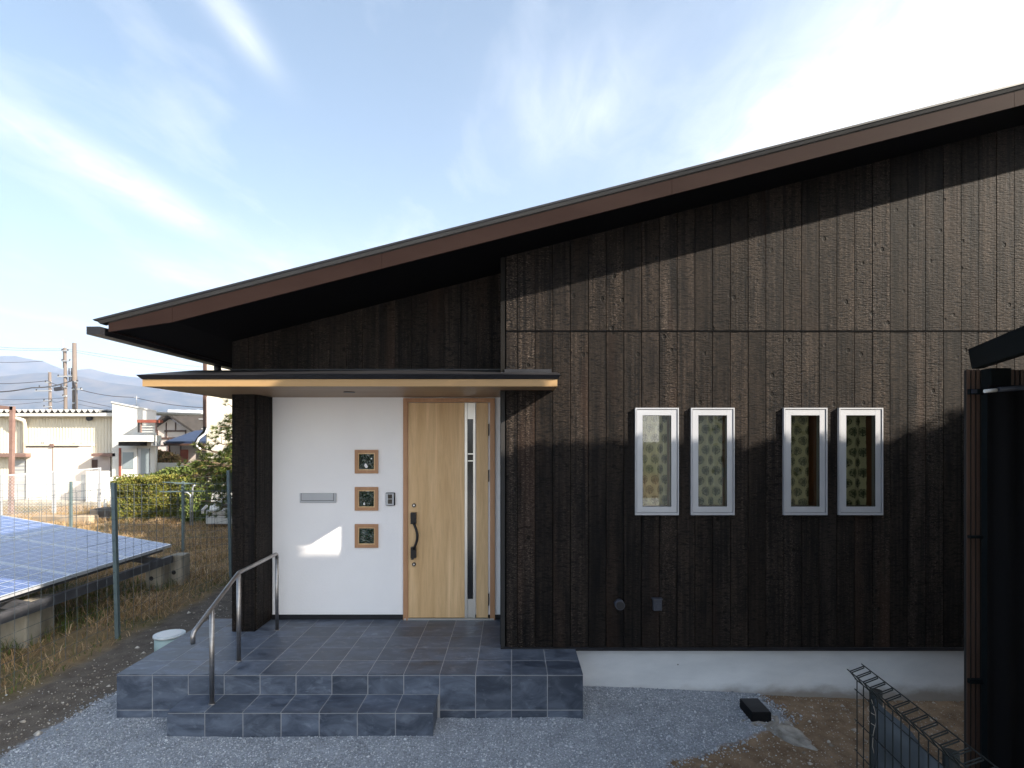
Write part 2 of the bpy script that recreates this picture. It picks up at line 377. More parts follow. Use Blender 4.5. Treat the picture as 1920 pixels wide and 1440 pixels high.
m_soil = k.mapr(k.math('SUBTRACT', xe, lim), -.04, .04)
m_far = k.mapr(k.math('SQRT', k.math('ADD', k.math('MULTIPLY', X_, X_), k.math('MULTIPLY', Y_, Y_))), 24, 34)
col = k.mix(m_soil, g_col, s_col); col = k.mix(m_dirt, col, d_col); col = k.mix(m_grass, col, h_col); col = k.mix(m_far, col, far_col)
k.t.links.new(col, b.inputs['Base Color'])
hh = k.math('ADD', k.math('MULTIPLY', vg.outputs['Distance'], -.6), nf)
bp = k.n('ShaderNodeBump', {'Strength': .8, 'Distance': .012, 'Height': hh}); k.t.links.new(bp.outputs[0], b.inputs['Normal'])
M['ground'] = m
def island(name, cols, rough=.8, spec=.2, trans=0):
    """each loose piece takes its own colour from a ramp"""
    m, k, b = pbsdf(name, cols[0], rough, 0, spec)
    rnd = k.n('ShaderNodeNewGeometry').outputs['Random Per Island']
    rp = k.n('ShaderNodeValToRGB', {0: rnd}); el = rp.color_ramp.elements
    while len(el) < len(cols): el.new(.5)
    for i, c in enumerate(cols): el[i].position = i / (len(cols) - 1); el[i].color = (*c, 1)
    k.t.links.new(rp.outputs[0], b.inputs['Base Color'])
    if trans: b.inputs['Transmission Weight'].default_value = 0
    return m
M['stones'] = island('gravel_chips', [(.16,.175,.20), (.42,.45,.49), (.28,.30,.335), (.62,.64,.68), (.37,.40,.44), (.20,.215,.24), (.34,.36,.39)], .85)
M['pebbles'] = island('soil_pebbles', [(.30,.26,.21), (.52,.48,.43), (.20,.165,.13), (.42,.36,.29)], .85)
M['straw'] = island('dry_grass_blades', [(.32,.18,.08), (.48,.33,.18), (.22,.12,.055), (.60,.45,.28), (.38,.22,.10), (.11,.115,.035), (.42,.26,.12)], .75)
M['weed'] = island('green_grass_blades', [(.05,.085,.018), (.10,.13,.03), (.07,.10,.02), (.15,.15,.05)], .7)
M['hedge'] = island('hedge_leaves', [(.075,.10,.018), (.15,.145,.024), (.035,.055,.012), (.19,.155,.035), (.085,.09,.016)], .6)
M['needle'] = island('pine_needles', [(.06,.11,.02), (.11,.16,.03), (.04,.075,.018), (.16,.18,.05), (.20,.13,.05)], .6)
M['brush'] = island('brown_shrub_twigs', [(.28,.17,.08), (.38,.25,.12), (.16,.11,.05), (.14,.15,.05)], .8)
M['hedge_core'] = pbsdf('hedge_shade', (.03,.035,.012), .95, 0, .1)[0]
M['bark'] = grain('pine_bark', (.10,.065,.045), (.17,.115,.08), .9, (9,9,3), 5, .6, .01)
M['block'] = grain('weathered_concrete', (.20,.18,.145), (.36,.33,.27), .9, (4,4,1.6), 5, .5, .004, spec=.2)
M['rack'] = grain('dark_rack_steel', (.035,.038,.045), (.06,.06,.068), .5, (3,3,3), 3)
M['post'] = grain('green_grey_post', (.075,.11,.115), (.10,.135,.14), .45, (2,2,9), 3)
M['wire'] = pbsdf('net_wire', (.07,.085,.095), .5, .2)[0]
M['fence_black'] = pbsdf('coated_fence_wire', (.008,.011,.011), .5, 0, .3)[0]
M['tarp'] = grain('grey_blue_sheet', (.020,.028,.032), (.065,.078,.09), .6, (2.2,2.2,3), 3, .3, .01)
M['ribbed'] = woodmat('brown_ribbed_board', (.085,.050,.034), (.115,.068,.046), (.07,.04,.027), (30,30,2), .6)
M['carport'] = grain('black_painted_steel', (.005,.008,.009), (.008,.011,.012), .7, (2,2,2), 3, spec=.12)
M['grey_pipe'] = pbsdf('grey_pipe', (.035,.04,.055), .5)[0]
M['cream'] = grain('cream_siding', (.60,.56,.47), (.64,.60,.51), .6, (.8,.8,.8), 4, spec=.3)
M['offwhite'] = grain('offwhite_siding', (.52,.515,.49), (.58,.575,.55), .6, (.8,.8,.5), 4, spec=.3)
M['pinkish'] = grain('pale_pink_board', (.60,.53,.46), (.64,.56,.49), .7, (.8,.8,.5), 4, spec=.3)
M['roofgrey'] = grain('grey_corrugated_sheet', (.34,.34,.33), (.46,.46,.44), .7, (1,1,1), 4)
M['dark'] = pbsdf('very_dark', (.015,.014,.014), .8)[0]
M['brownpost'] = grain('brown_painted_steel', (.15,.09,.075), (.19,.12,.10), .6, (1,1,4), 3)
M['rust'] = grain('rust_red_steel', (.19,.045,.03), (.25,.075,.045), .7, (3,3,3), 4)
M['whitesteel'] = pbsdf('white_steel', (.58,.57,.56), .5)[0]
M['galv'] = pbsdf('galvanised_steel', (.36,.37,.39), .5, .3)[0]
M['retain'] = grain('old_retaining_concrete', (.20,.155,.11), (.34,.27,.19), .95, (2,2,1), 5, .5, .01)
M['glass_far'] = pbsdf('grey_window_pane', (.22,.26,.28), .15, 0, .6)[0]
M['tile_roof'] = grain('brown_slate_roof', (.014,.011,.0095), (.026,.021,.018), .8, (2,2,2), 4)
M['blue_roof'] = grain('blue_metal_roof', (.012,.02,.05), (.018,.03,.07), .5, (1,1,1), 3)
M['timber'] = pbsdf('dark_brown_timber', (.06,.03,.022), .7)[0]
M['plaster'] = pbsdf('pinkish_plaster', (.42,.365,.345), .85)[0]
M['pole'] = grain('concrete_pole', (.095,.075,.065), (.13,.105,.09), .85, (1,1,.4), 4)
M['cable'] = pbsdf('black_cable', (.02,.02,.025), .7)[0]
M['brown_siding'] = grain('brown_lap_siding', (.23,.20,.17), (.28,.245,.21), .7, (1,1,6), 3)
# solar panel glass with printed cell grid
m, k, b = pbsdf('solar_cells', (.03,.045,.13), .16, 0, 1.0)
tc = k.n('ShaderNodeUVMap').outputs[0]; ux, uy, _ = k.sep(tc)
def gridline(c, pitch, wd):
    fr_ = k.math('FRACT', k.math('DIVIDE', c, pitch)); a_ = k.math('MINIMUM', fr_, k.math('SUBTRACT', 1.0, fr_))
    return k.mapr(a_, wd, wd * .6)
lines = k.math('MAXIMUM', gridline(ux, .159, .035), gridline(uy, .159, .035))
bus = k.math('MAXIMUM', k.math('MULTIPLY', gridline(ux, .053, .03), .35), 0)
cells = k.mix(k.mapr(k.noise(k.comb(ux, uy, 0), 9, 2, .5), .35, .65), (.04,.07,.19), (.06,.09,.23))
cc = k.mix(k.math('MAXIMUM', lines, bus), cells, (.34,.38,.46))
k.t.links.new(cc, b.inputs['Base Color']); M['solar'] = m
M['panel_frame'] = pbsdf('panel_frame_aluminium', (.62,.64,.68), .35, .6)[0]
# mountain forest
m, k, b = pbsdf('wooded_mountain', (.05,.06,.05), .95, 0, .05)
pos = k.n('ShaderNodeNewGeometry').outputs['Position']
k.t.links.new(k.mix(k.mapr(k.noise(pos, .012, 6, .65), .42, .6), (.022,.036,.052), (.07,.068,.07)), b.inputs['Base Color'])
M['mountain'] = m

# ------------------------------------------------------------------ ground sheet
def axis(lo, hi, fine_lo, fine_hi, step, grow=1.35):
    a = list(np.arange(fine_lo, fine_hi + 1e-6, step)); s = step; x = fine_lo
    L = []
    while x > lo: s *= grow; x -= s; L.append(max(x, lo))
    s = step; x = fine_hi; Rr = []
    while x < hi: s *= grow; x += s; Rr.append(min(x, hi))
    return L[::-1] + a + Rr
gx = axis(-4000, 4000, -8, 6, .07); gy = axis(-600, 6000, 1.4, 9, .07)
nx, ny = len(gx), len(gy)
vs = np.zeros((nx * ny, 3), np.float32)
i = 0
for y in gy:
    for x in gx:
        z = gz(x, y) if -30 < x < 30 and -10 < y < 60 else 0
        if -6 < x < 5 and 1.4 < y < 6:
            zo = zone(x, y)
            if zo == 'gravel': z += .008 + .008 * mnoise.noise(Vector((x * 9, y * 9, 2)))
            else: z += -.006 + .010 * mnoise.noise(Vector((x * 6, y * 6, 8)))
        vs[i] = (x, y, z); i += 1
qi = np.arange(nx * ny).reshape(ny, nx)
q = np.stack([qi[:-1, :-1], qi[:-1, 1:], qi[1:, 1:], qi[1:, :-1]], -1).reshape(-1, 4)
g = np_mesh('ground', vs, q, M['ground']); tag(g, kind='structure')
g.data.polygons.foreach_set('use_smooth', [True] * len(g.data.polygons))

# ------------------------------------------------------------------ porch
YF, ZP = 4.70, .37                           # porch front, porch top
XL, XR = -3.295, .594; NT_ = 13; TW = (XR - XL) / NT_
porch = thing('porch', 'raised porch of dark slate tiles with a long step at the house entrance', 'porch', (-1.3, 5.0, 0))
G = .006; T = .010
core = MB()
core.box(XL + T, XR - T, YF + T, 5.30, -.2, ZP - .0004); core.box(XL + T, -2.86, 5.30, 6.17, -.2, ZP - .0004); core.box(-2.86, -.06, 5.30, 6.17, -.2, ZP - .0004)
core.build('mortar', M['grout'], porch)
def tile(x0, x1, y0, y1, z0, z1, up):
    g = G / 2
    b = MB()
    if up == 'z': b.box(x0 + g, x1 - g, y0 + g, y1 - g, z1 - .008, z1 + .0004)
    elif up == 'y': b.box(x0 + g, x1 - g, y0 - .0015, y0 + .009, z0 + g, z1 - g)
    elif up == 'x': b.box(x0 - .0015, x0 + .009, y0 + g, y1 - g, z0 + g, z1 - g)
    elif up == '+x': b.box(x1 - .009, x1 + .0015, y0 + g, y1 - g, z0 + g, z1 - g)
    b.build('tile', M['tile'], porch, bevel=.0003)
yrows = [4.70, 5.0, 5.30, 5.60, 5.90, 6.165]
for j in range(5):
    for i_ in range(NT_):
        a, b_ = XL + i_ * TW, XL + (i_ + 1) * TW
        if j >= 2 and a > -.12: continue
        if j >= 2: b_ = min(b_, -.085)
        y0, y1 = yrows[j], yrows[j + 1]
        if j == 0: y0 += T * .2
        if j == 1 and b_ > 0: y1 = 5.285
        tile(a, b_, y0, y1, 0, ZP, 'z')
for i_ in range(NT_):
    a, b_ = XL + i_ * TW, XL + (i_ + 1) * TW
    mid = (a + b_) / 2
    if -2.69 < mid < -.62: tile(a, b_, YF + T, 0, .2, ZP - .012, 'y')
    else:
        tile(a, b_, YF + T, 0, .07, ZP - .012, 'y'); tile(a, b_, YF + T, 0, -.1, .07, 'y')
for j in range(5):
    tile(XL + T, 0, yrows[j] + (T if j == 0 else 0), yrows[j + 1], .07, ZP - .012, 'x'); tile(XL + T, 0, yrows[j] + (T if j == 0 else 0), yrows[j + 1], -.1, .07, 'x')
for j in range(2):
    tile(0, XR - T, yrows[j] + (T if j == 0 else 0), min(yrows[j + 1], 5.285), .07, ZP - .012, '+x'); tile(0, XR - T, yrows[j], min(yrows[j + 1], 5.285), -.15, .07, '+x')
SL, SR, SY = -2.693, -.612, 4.40; SWd = (SR - SL) / 7
MB().box(SL + T, SR - T, SY + T, YF + .02, -.2, .1996).build('mortar', M['grout'], porch)
for i_ in range(7):
    a, b_ = SL + i_ * SWd, SL + (i_ + 1) * SWd
    tile(a, b_, SY + .002, YF + T, 0, .2, 'z'); tile(a, b_, SY + T, 0, -.1, .188, 'y')
tile(0, SR - T, SY + T, YF + T, -.1, .188, '+x'); tile(SL + T, 0, SY + T, YF + T, -.1, .188, 'x')

# ------------------------------------------------------------------ the house
YM, YU, YE = 5.28, 5.75, 6.15                # main wall, upper recessed wall and wing, entry wall
XW0, XW1, XM = -2.847, -2.617, -.10          # wing wall and left edge of the main wall
SLP = .2555
def zb(x): return 4.034 + SLP * x if x > -2.844 else 3.307 + (x + 2.844) * .152
def zt(x): return 4.213 + SLP * x
house = thing('house', 'single-storey house clad in charred black timber with a long sloping roof', 'house', (1.2, 6.5, 0))
JZ = 3.336
wins = [(1190, 1271), (1294, 1375), (1467, 1548), (1570, 1652)]
WR = [(XX(a, YM), XX(b_, YM), ZZ(965, YM), ZZ(765, YM)) for a, b_ in wins]
holes = [(a + .02, b_ - .02, c + .02, d - .02) for a, b_, c, d in WR]
def cells(a, b_, z0, z1, yf, yb, rects, slanted=False):
    xs = sorted({a, b_} | {v for r in rects for v in r[:2] if a < v < b_}); zs = sorted({z0, z1} | {v for r in rects for v in r[2:] if z0 < v < z1})
    def full(i, j):
        if i < 0 or j < 0 or i >= len(xs) - 1 or j >= len(zs) - 1: return False
        cx, cz = (xs[i] + xs[i+1]) / 2, (zs[j] + zs[j+1]) / 2
        return not any(r[0] < cx < r[1] and r[2] < cz < r[3] for r in rects)
    mb = MB()
    for i in range(len(xs) - 1):
        for j in range(len(zs) - 1):
            if not full(i, j): continue
            x0, x1, c0, c1 = xs[i], xs[i+1], zs[j], zs[j+1]
            tl, tr = c1, c1
            if slanted and j == len(zs) - 2: tl, tr = zb(x0) + .02, zb(x1) + .02
            mb.add([(x0,yf,c0),(x1,yf,c0),(x1,yf,tr),(x0,yf,tl)], [(0,1,2,3)])
            if not full(i-1, j): mb.add([(x0,yf,c0),(x0,yf,tl),(x0,yb,tl),(x0,yb,c0)], [(0,1,2,3)])
            if not full(i+1, j): mb.add([(x1,yf,c0),(x1,yb,c0),(x1,yb,tr),(x1,yf,tr)], [(0,1,2,3)])
            if not full(i, j-1): mb.add([(x0,yf,c0),(x0,yb,c0),(x1,yb,c0),(x1,yf,c0)], [(0,1,2,3)])
            if not full(i, j+1): mb.add([(x0,yf,tl),(x1,yf,tr),(x1,yb,tr),(x0,yb,tl)], [(0,1,2,3)])
    return mb
PW = .1658; x = XM + .045; edges = [x]
x = XM + .045 + .105
while x < 6.2: edges.append(x); x += PW
edges.append(6.3)
for a, b_ in zip(edges[:-1], edges[1:]):
    d = R.uniform(-.0015, .0015); gap = .0034
    hs = [r for r in holes if r[0] < b_ and r[1] > a]
    segs = [(.385, JZ - .009)]
    for r in hs:
        if r[0] <= a + gap + .001 and r[1] >= b_ - gap - .001: segs = [(.385, r[2]), (r[3], JZ - .009)]; hs = []
    for s0, s1 in segs: cells(a + gap, b_ - gap, s0, s1, YM + d, YM + .02, hs).build('plank', M['cedar'], house)
    cells(a + gap, b_ - gap, JZ + .009, zb(a), YM + d, YM + .02, [], True).build('plank', M['cedar'], house)
cells(XM + .01, 6.3, .38, 3.9, YM + .018, YM + .14, holes).build('wall', M['backing'], house)
MB().extr([(XM + .01, YM + .018, 3.9), (6.3, YM + .018, 3.9), (6.3, YM + .018, zb(6.3) + .04), (XM + .01, YM + .018, zb(XM) + .04)], (0, .12, 0)).build('wall', M['backing'], house)
MB().box(XM + .045, 6.3, YM - .004, YM + .017, JZ - .0055, JZ + .0055).build('joint_flashing', M['soffit_black'], house)
MB().box(XM - .005, 6.32, YM - .014, YM + .05, .355, .384).build('base_flashing', M['black_metal'], house)
MB().box(XM - .006, XM + .034, YM - .006, YM + .06, 2.92, zb(XM) + .02).build('corner_trim', M['trim'], house)
MB().box(XM - .006, XM + .034, YM - .006, YM + .06, .385, 2.919).build('corner_trim', M['dark'], house)
MB().box(XM, XM + .10, YM + .06, YE, .37, zb(XM) + .01).build('wall', M['backing'], house)
# return planks beside the door
y = YM + .065
while y < YE - .05:
    y1 = min(y + PW, YE - .004)
    MB().box(XM - .012, XM - .001, y + .002, y1 - .002, .385, 2.78).build('plank', M['cedar'], house); y += PW
# upper recessed wall
x = XW0
while x < XM - .02:
    x1 = min(x + PW, XM - .008); d = R.uniform(-.001, .001)
    cells(x + .002, x1 - .002, 2.99, zb(x), YU + d, YU + .02, [], True).build('plank', M['cedar'], house); x += PW
MB().extr([(XW0 + .01, YU + .018, 2.9), (XM, YU + .018, 2.9), (XM, YU + .018, zb(XM) + .03), (XW0 + .01, YU + .018, zb(XW0) + .03)], (0, .10, 0)).build('wall', M['backing'], house)
# wing wall
for a, b_ in ((XW0, XW0 + .12), (XW0 + .12, XW1)):
    MB().box(a + .002, b_ - .002, YU, YU + .018, .34, 2.785).build('plank', M['cedar'], house)
y = YU + .02
while y < YE - .03:
    y1 = min(y + PW, YE - .003); MB().box(XW1 - .001, XW1 + .011, y + .002, y1 - .002, .38, 2.785).build('plank', M['cedar'], house); y += PW
MB().box(XW0 + .012, XW1 - .002, YU + .019, YE - .001, .34, 2.785).build('wall', M['backing'], house)
MB().box(XW0, XW0 + .1, YE, 13.2, .34, 3.28).build('wall', M['backing'], house)
y = YU + .02
while y < 13.1: MB().box(XW0 - .012, XW0 - .001, y + .002, y + PW - .002, .34, 3.27).build('plank', M['cedar'], house); y += PW
MB().box(XW0, 6.3, 13.2, 13.3, -.2, 3.2).build('wall', M['backing'], house)
MB().box(6.3, 6.4, YM + .018, 13.3, -.2, 5.6).build('wall', M['backing'], house)
MB().extr([(XW0, 13.3, 3.2), (6.4, 13.3, 3.2), (6.4, 13.3, zb(6.4)), (XW0, 13.3, zb(XW0))], (0, -.1, 0)).build('wall', M['backing'], house)
# entry wall
MB().box(XW1 + .0115, XM - .0125, YE, YE + .12, .42, 2.80).build('wall', M['stucco'], house)
MB().box(XW1 + .0115, XX(756, YE) - .002, YE - .012, YE + .1, .368, .422).build('skirting', M['black_metal'], house)
MB().box(XX(928, YE) + .002, XM - .0125, YE - .012, YE + .1, .368, .422).build('skirting', M['black_metal'], house)
# foundation
MB().box(XR - .02, 6.28, 5.335, 5.45, -.4, .356).build('foundation', M['found'], house)
MB().box(XW0 + .03, XW0 + .12, 6.17, 13.2, -.4, .34).build('foundation', M['found'], house)
b = MB()
b.tube([P(1271, 1246, 5.335) + Vector((0, -.002, 0)), P(1271, 1246, 5.335) + Vector((0, .01, 0))], .006, 8)
b.build('form_tie_hole', M['dark'], house)

# roof
XE = -3.38; XT = -3.47; XRR = 6.9; YR0, YR1 = 4.733, 13.9
roof = MB().prism([(XE + .02, zb(XE) + .012), (-2.844, zb(-2.84) + .012), (XRR, zb(XRR) + .012), (XRR, zb(XRR) + .12), (XE + .02, zt(XE) - .055)], YR0 + .025, YR1).build('roof', M['soffit_black'], house)
fx = [XE, XX(323, YR0), XX(716, YR0), XX(1260, YR0), XX(1902, YR0), XRR]
for a, b_ in zip(fx[:-1], fx[1:]):
    g = .0012
    MB().extr([(a + g, YR0, zb(a + .001)), (b_ - g, YR0, zb(b_ - .001) if b_ > fx[1] + .01 else zb(-2.8441)), (b_ - g, YR0, zt(b_) - .052), (a + g, YR0, zt(a) - .052)], (0, .024, 0)).build('fascia', M['fascia'], house)
MB().box(XE, XE + .019, YR0 + .0245, YR1, zb(XE), zt(XE) - .056).build('eave_board', M['fascia'], house)
# metal edge: drip strip, recess and cap
def strip(y, x0, x1, lo, hi, th, name, mat):
    MB().extr([(x0, y, zt(x0) - lo), (x1, y, zt(x1) - lo), (x1, y, zt(x1) - hi), (x0, y, zt(x0) - hi)], (0, th, 0)).build(name, mat, house)
strip(YR0 - .004, XE + .002, XRR, .0515, .046, .04, 'shadow_gap', M['dark'])
MB().add([(XT + .03, YR0 - .012, zt(XT + .03) - .045), (XRR, YR0 - .012, zt(XRR) - .045), (XRR, YR0 - .026, zt(XRR) - .016), (XT + .01, YR0 - .026, zt(XT + .01) - .016),
          (XT + .03, YR0 + .06, zt(XT + .03) - .045), (XRR, YR0 + .06, zt(XRR) - .045), (XRR, YR0 + .06, zt(XRR) - .016), (XT + .01, YR0 + .06, zt(XT + .01) - .016)],
         [(0,1,2,3),(5,4,7,6),(1,0,4,5),(2,1,5,6),(3,2,6,7),(0,3,7,4)]).build('verge_flashing', M['roof_metal'], house)
MB().extr([(XT - .005, YR0 - .032, zt(XT) - .0155), (XRR, YR0 - .032, zt(XRR) - .0155), (XRR, YR0 - .032, zt(XRR)), (XT - .02, YR0 - .032, zt(XT - .02) + .002)], (0, YR1 - YR0 + .05, 0)).build('roof_sheet', M['black_metal'], house)
# gutter and its outlet pipe
gut = MB()
gx0, gx1, gz0, gz1 = -3.538, -3.425, 3.198, 3.264
gut.box(gx0, gx1, 4.70, 13.9, gz0, gz0 + .006).box(gx0, gx0 + .005, 4.70, 13.9, gz0 + .006, gz1).box(gx1 - .005, gx1, 4.70, 13.9, gz0 + .006, gz1).box(gx0 + .005, gx1 - .005, 4.70, 4.706, gz0 + .006, gz1)
go = gut.build('gutter', M['black_metal'], house)
pp = [(-3.48, 6.68, 3.21), (-3.48, 6.68, 3.17)] + [(-3.48 + .09 * (1 - math.cos(t)), 6.68, 3.17 - .09 * math.sin(t)) for t in [rad(q) for q in range(15, 76, 15)]] + [(-3.39, 6.68, 3.08), (-2.85, 6.68, 3.055)]
MB().tube(pp, .04, 12).build('drain_pipe', M['black_metal'], go)

# canopy over the entrance
canopy = tag(MB().box(-3.16, XM - .012, 4.90, 5.745, 2.80, 2.85).box(XM - .012, .37, 4.90, YM - .002, 2.80, 2.85).box(-3.16, XW0 - .013, 5.745, 6.5, 2.80, 2.85).build('canopy', M['soffit_wood'], house))
CL, CR, CY = XX(267, 4.87), XX(1045, 4.87), 4.87
s = MB(); z0, z1 = 2.784, 2.80
s.box(CL + .02, XM - .012, CY + .02, YE - .001, z0, z1).box(XM - .012, CR - .02, CY + .02, YM - .003, z0, z1).box(CL + .02, XW0 - .013, YE - .001, 6.5, z0, z1)
s.build('soffit', M['soffit_wood'], canopy)
MB().box(CL, CR, CY, CY + .02, z0 - .002, 2.8435).build('fascia', M['canopy_wood'], canopy)
MB().box(CL, CL + .0195, CY + .0205, 6.5, z0 - .002, 2.8435).build('fascia', M['canopy_wood'], canopy)
MB().box(CR - .0195, CR, CY + .0205, YM - .003, z0 - .002, 2.8435).build('fascia', M['canopy_wood'], canopy)
def czt(y): return 2.878 + (y - 4.83) * .165
fl = MB(); L0, L1, R0, R1 = CL - .005, CL - .035, CR + .005, CR + .028
fl.add([(L0, CY - .006, 2.845), (R0, CY - .006, 2.845), (R1, CY - .035, 2.878), (L1, CY - .035, 2.878),
        (R0, YM - .004, 2.845), (R1, YM - .004, czt(YM)), (L0, 6.5, 2.845), (L1, 6.5, czt(5.76)), (L1, 5.76, czt(5.76)), (R0, CY + .2, 2.845)],
       [(0,1,2,3), (1,4,5,2), (0,3,7,6)])
fl.add([(L1, CY - .035, 2.878), (R1, CY - .035, 2.878), (R1, YM - .004, czt(YM)), (XM - .012, YM - .004, czt(YM)), (XM - .012, YU - .002, czt(YU)), (XW0 - .013, YU - .002, czt(YU)), (XW0 - .013, 6.5, czt(YU)), (L1, 6.5, czt(YU)), (L1, YU - .002, czt(YU))],
       [(0,1,2,3), (0,3,4,8), (4,5,8), (5,6,7,8)])
fl.build('roof_flashing', M['black_metal'], canopy)
u = MB(); u.box(XX(946, YM), R1 - .05, YM - .016, YM - .003, czt(YM) - .01, czt(YM) + .028)
u.box(XW0 - .01, XM - .013, YU - .014, YU - .002, czt(YU) - .02, czt(YU) + .012); u.build('upstand', M['black_metal'], canopy)
d = MB(); c_ = Vector((XX(655, 5.45), 5.45, 2.7835)); d.tube([c_ + Vector((0, 0, .002)), c_ - Vector((0, 0, .006))], .055, 24); d.build('downlight', M['black_metal'], canopy)

# ------------------------------------------------------------------ front door
fd = MB(); dx0, dx1 = XX(757, YE), XX(928, YE); dz0, dz1 = .366, ZZ(747, YE)
fw = .052
fd.box(dx0, dx0 + fw, YE - .035, YE + .02, dz0, dz1).box(dx1 - fw, dx1, YE - .035, YE + .02, dz0, dz1).box(dx0 + fw, dx1 - fw, YE - .034, YE + .02, dz1 - .045, dz1)
door = fd.build('front_door', M['frame_wood'], house)
tag(door, 'pale oak door with a narrow glass strip in a red-brown frame')
st = MB(); st.box(dx0 + fw - .018, dx0 + fw - .002, YE - .042, YE - .0355, dz0, dz1 - .02); st.build('door_stop', M['frame_wood'], door)
lx0, lx1, lz0, lz1 = XX(765, YE), XX(916, YE), ZZ(1157, YE), ZZ(755.5, YE); yl = YE - .022
sx0, sx1 = XX(871.5, YE), XX(892.5, YE)
MB().box(lx0 + .002, sx0 - .001, yl, YE - .002, lz0, lz1).build('door_leaf', M['door'], door)
MB().box(sx1 + .004, lx1 - .006, yl, YE - .002, lz0, lz1).build('door_leaf', M['door'], door)
for a, b_ in ((871.8, 877), (887.5, 892)):
    MB().box(XX(a, YE), XX(b_, YE) - .003, yl - .008, YE - .002, lz0, lz1).build('glazing_bar', M['satin'], door)
ga, gb = XX(877, YE), XX(887.5, YE)
MB().box(ga, gb - .001, yl + .004, YE - .002, ZZ(1122, YE), ZZ(786, YE)).build('glass_strip', M['black_gloss'], door)
MB().box(ga, gb - .001, yl + .001, YE - .002, lz0, ZZ(1122, YE) - .001).build('end_plate', M['satin'], door)
MB().box(ga, gb - .001, yl + .001, YE - .002, ZZ(786, YE) + .001, lz1).build('end_plate', M['satin'], door)
for yy in (851, 864): MB().box(ga, gb - .001, yl + .0025, yl + .006, ZZ(yy + 1, YE), ZZ(yy - 1, YE)).build('glass_bar', M['satin'], door)
MB().box(dx0 + fw * .2, dx1 - fw * .2, YE - .040, YE - .0355, .3725, lz0 - .003).build('threshold', M['satin'], door)
for yy in (806, 892, 1123): MB().box(lx1 - .004, lx1 + .006, yl - .006, yl + .004, ZZ(yy + 11, YE), ZZ(yy - 11, YE)).build('hinge', M['bronze'], door)
hb = MB(); hx = XX(776.8, YE)
hb.box(hx - .030, hx + .028, yl - .045, yl, ZZ(981, YE), ZZ(960, YE)).box(hx - .028, hx + .028, yl - .045, yl, ZZ(1044, YE), ZZ(1024, YE)).box(hx - .022, hx + .002, yl - .05, yl - .002, ZZ(1047, YE), ZZ(1044, YE))
arc = [(hx + .002 + .046 * math.sin(t * math.pi), yl - .05 - .015 * math.sin(t * math.pi), ZZ(978, YE) + (ZZ(1028, YE) - ZZ(978, YE)) * t) for t in np.linspace(0, 1, 13)]
hb.tube(arc, .014, 10)
hb.build('handle', M['bronze'], door)
for yy in (947, 1057):
    q = MB(); c_ = Vector((XX(777, YE), yl, ZZ(yy, YE))); q.tube([c_ + Vector((0, .002, 0)), c_ - Vector((0, .012, 0))], .021, 18); lk = q.build('lock', M['bronze'], door)
    q = MB(); q.tube([c_ - Vector((0, .011, 0)), c_ - Vector((0, .0145, 0))], .010, 14); q.build('lock_core', M['satin'], door)

# glass block windows in wooden frames
gbx0, gbx1 = XX(666, YE), XX(709.5, YE)
for (ya, yb_), lab in (((843.5, 887.5), 'highest of the three'), ((913, 957), 'middle of the three'), ((982.5, 1026.5), 'lowest of the three')):
    z0, z1 = ZZ(yb_, YE), ZZ(ya, YE); w_ = .034; b = MB(); x0, x1 = gbx0, gbx1
    b.box(x0, x0 + w_, YE - .022, YE + .02, z0, z1).box(x1 - w_, x1, YE - .022, YE + .02, z0, z1).box(x0 + w_, x1 - w_, YE - .0215, YE + .02, z1 - w_, z1).box(x0 + w_, x1 - w_, YE - .0215, YE + .02, z0, z0 + w_)
    fr = b.build('glass_block_window', M['frame_wood'], house)
    b = MB(); i_ = .011; a0, a1, b0, b1 = x0 + w_, x1 - w_, z0 + w_, z1 - w_
    b.box(a0, a0 + i_, YE - .014, YE + .01, b0, b1).box(a1 - i_, a1, YE - .014, YE + .01, b0, b1).box(a0 + i_, a1 - i_, YE - .014, YE + .01, b1 - i_, b1).box(a0 + i_, a1 - i_, YE - .014, YE + .01, b0, b0 + i_)
    b.build('inner_frame', M['door'], fr)
    # wavy glass: a real rippled sheet
    n = 22; vv = []; ff = []
    sd = R.uniform(0, 50)
    for jj in range(n + 1):
        for ii in range(n + 1):
            xx_ = a0 + i_ + (a1 - a0 - 2*i_) * ii / n; zz_ = b0 + i_ + (b1 - b0 - 2*i_) * jj / n
            vv.append((xx_, YE - .006 + .013 * mnoise.noise(Vector((xx_ * 16 + sd, zz_ * 16, sd))), zz_))
    for jj in range(n):
        for ii in range(n): ff.append((jj*(n+1)+ii, jj*(n+1)+ii+1, (jj+1)*(n+1)+ii+1, (jj+1)*(n+1)+ii))
    mb = MB(); mb.add(vv, ff, True); mb.build('pane', M['block_glass'], fr)
# letter slot
b = MB(); a0, a1, b0, b1 = XX(563, YE), XX(631, YE), ZZ(942.5, YE), ZZ(924.5, YE)
b.box(a0, a1, YE - .018, YE, b0, b1); ls = b.build('letter_slot', M['alu'], house, bevel=.003)
MB().box(a0 + .018, a1 - .024, YE - .0195, YE - .0182, b0 + .022, b1 - .0005).build('flap_gap', M['dark'], ls)
MB().box(a0 + .022, a1 - .028, YE - .022, YE - .0185, b0 + .027, b1 - .001).build('flap', M['alu'], ls)
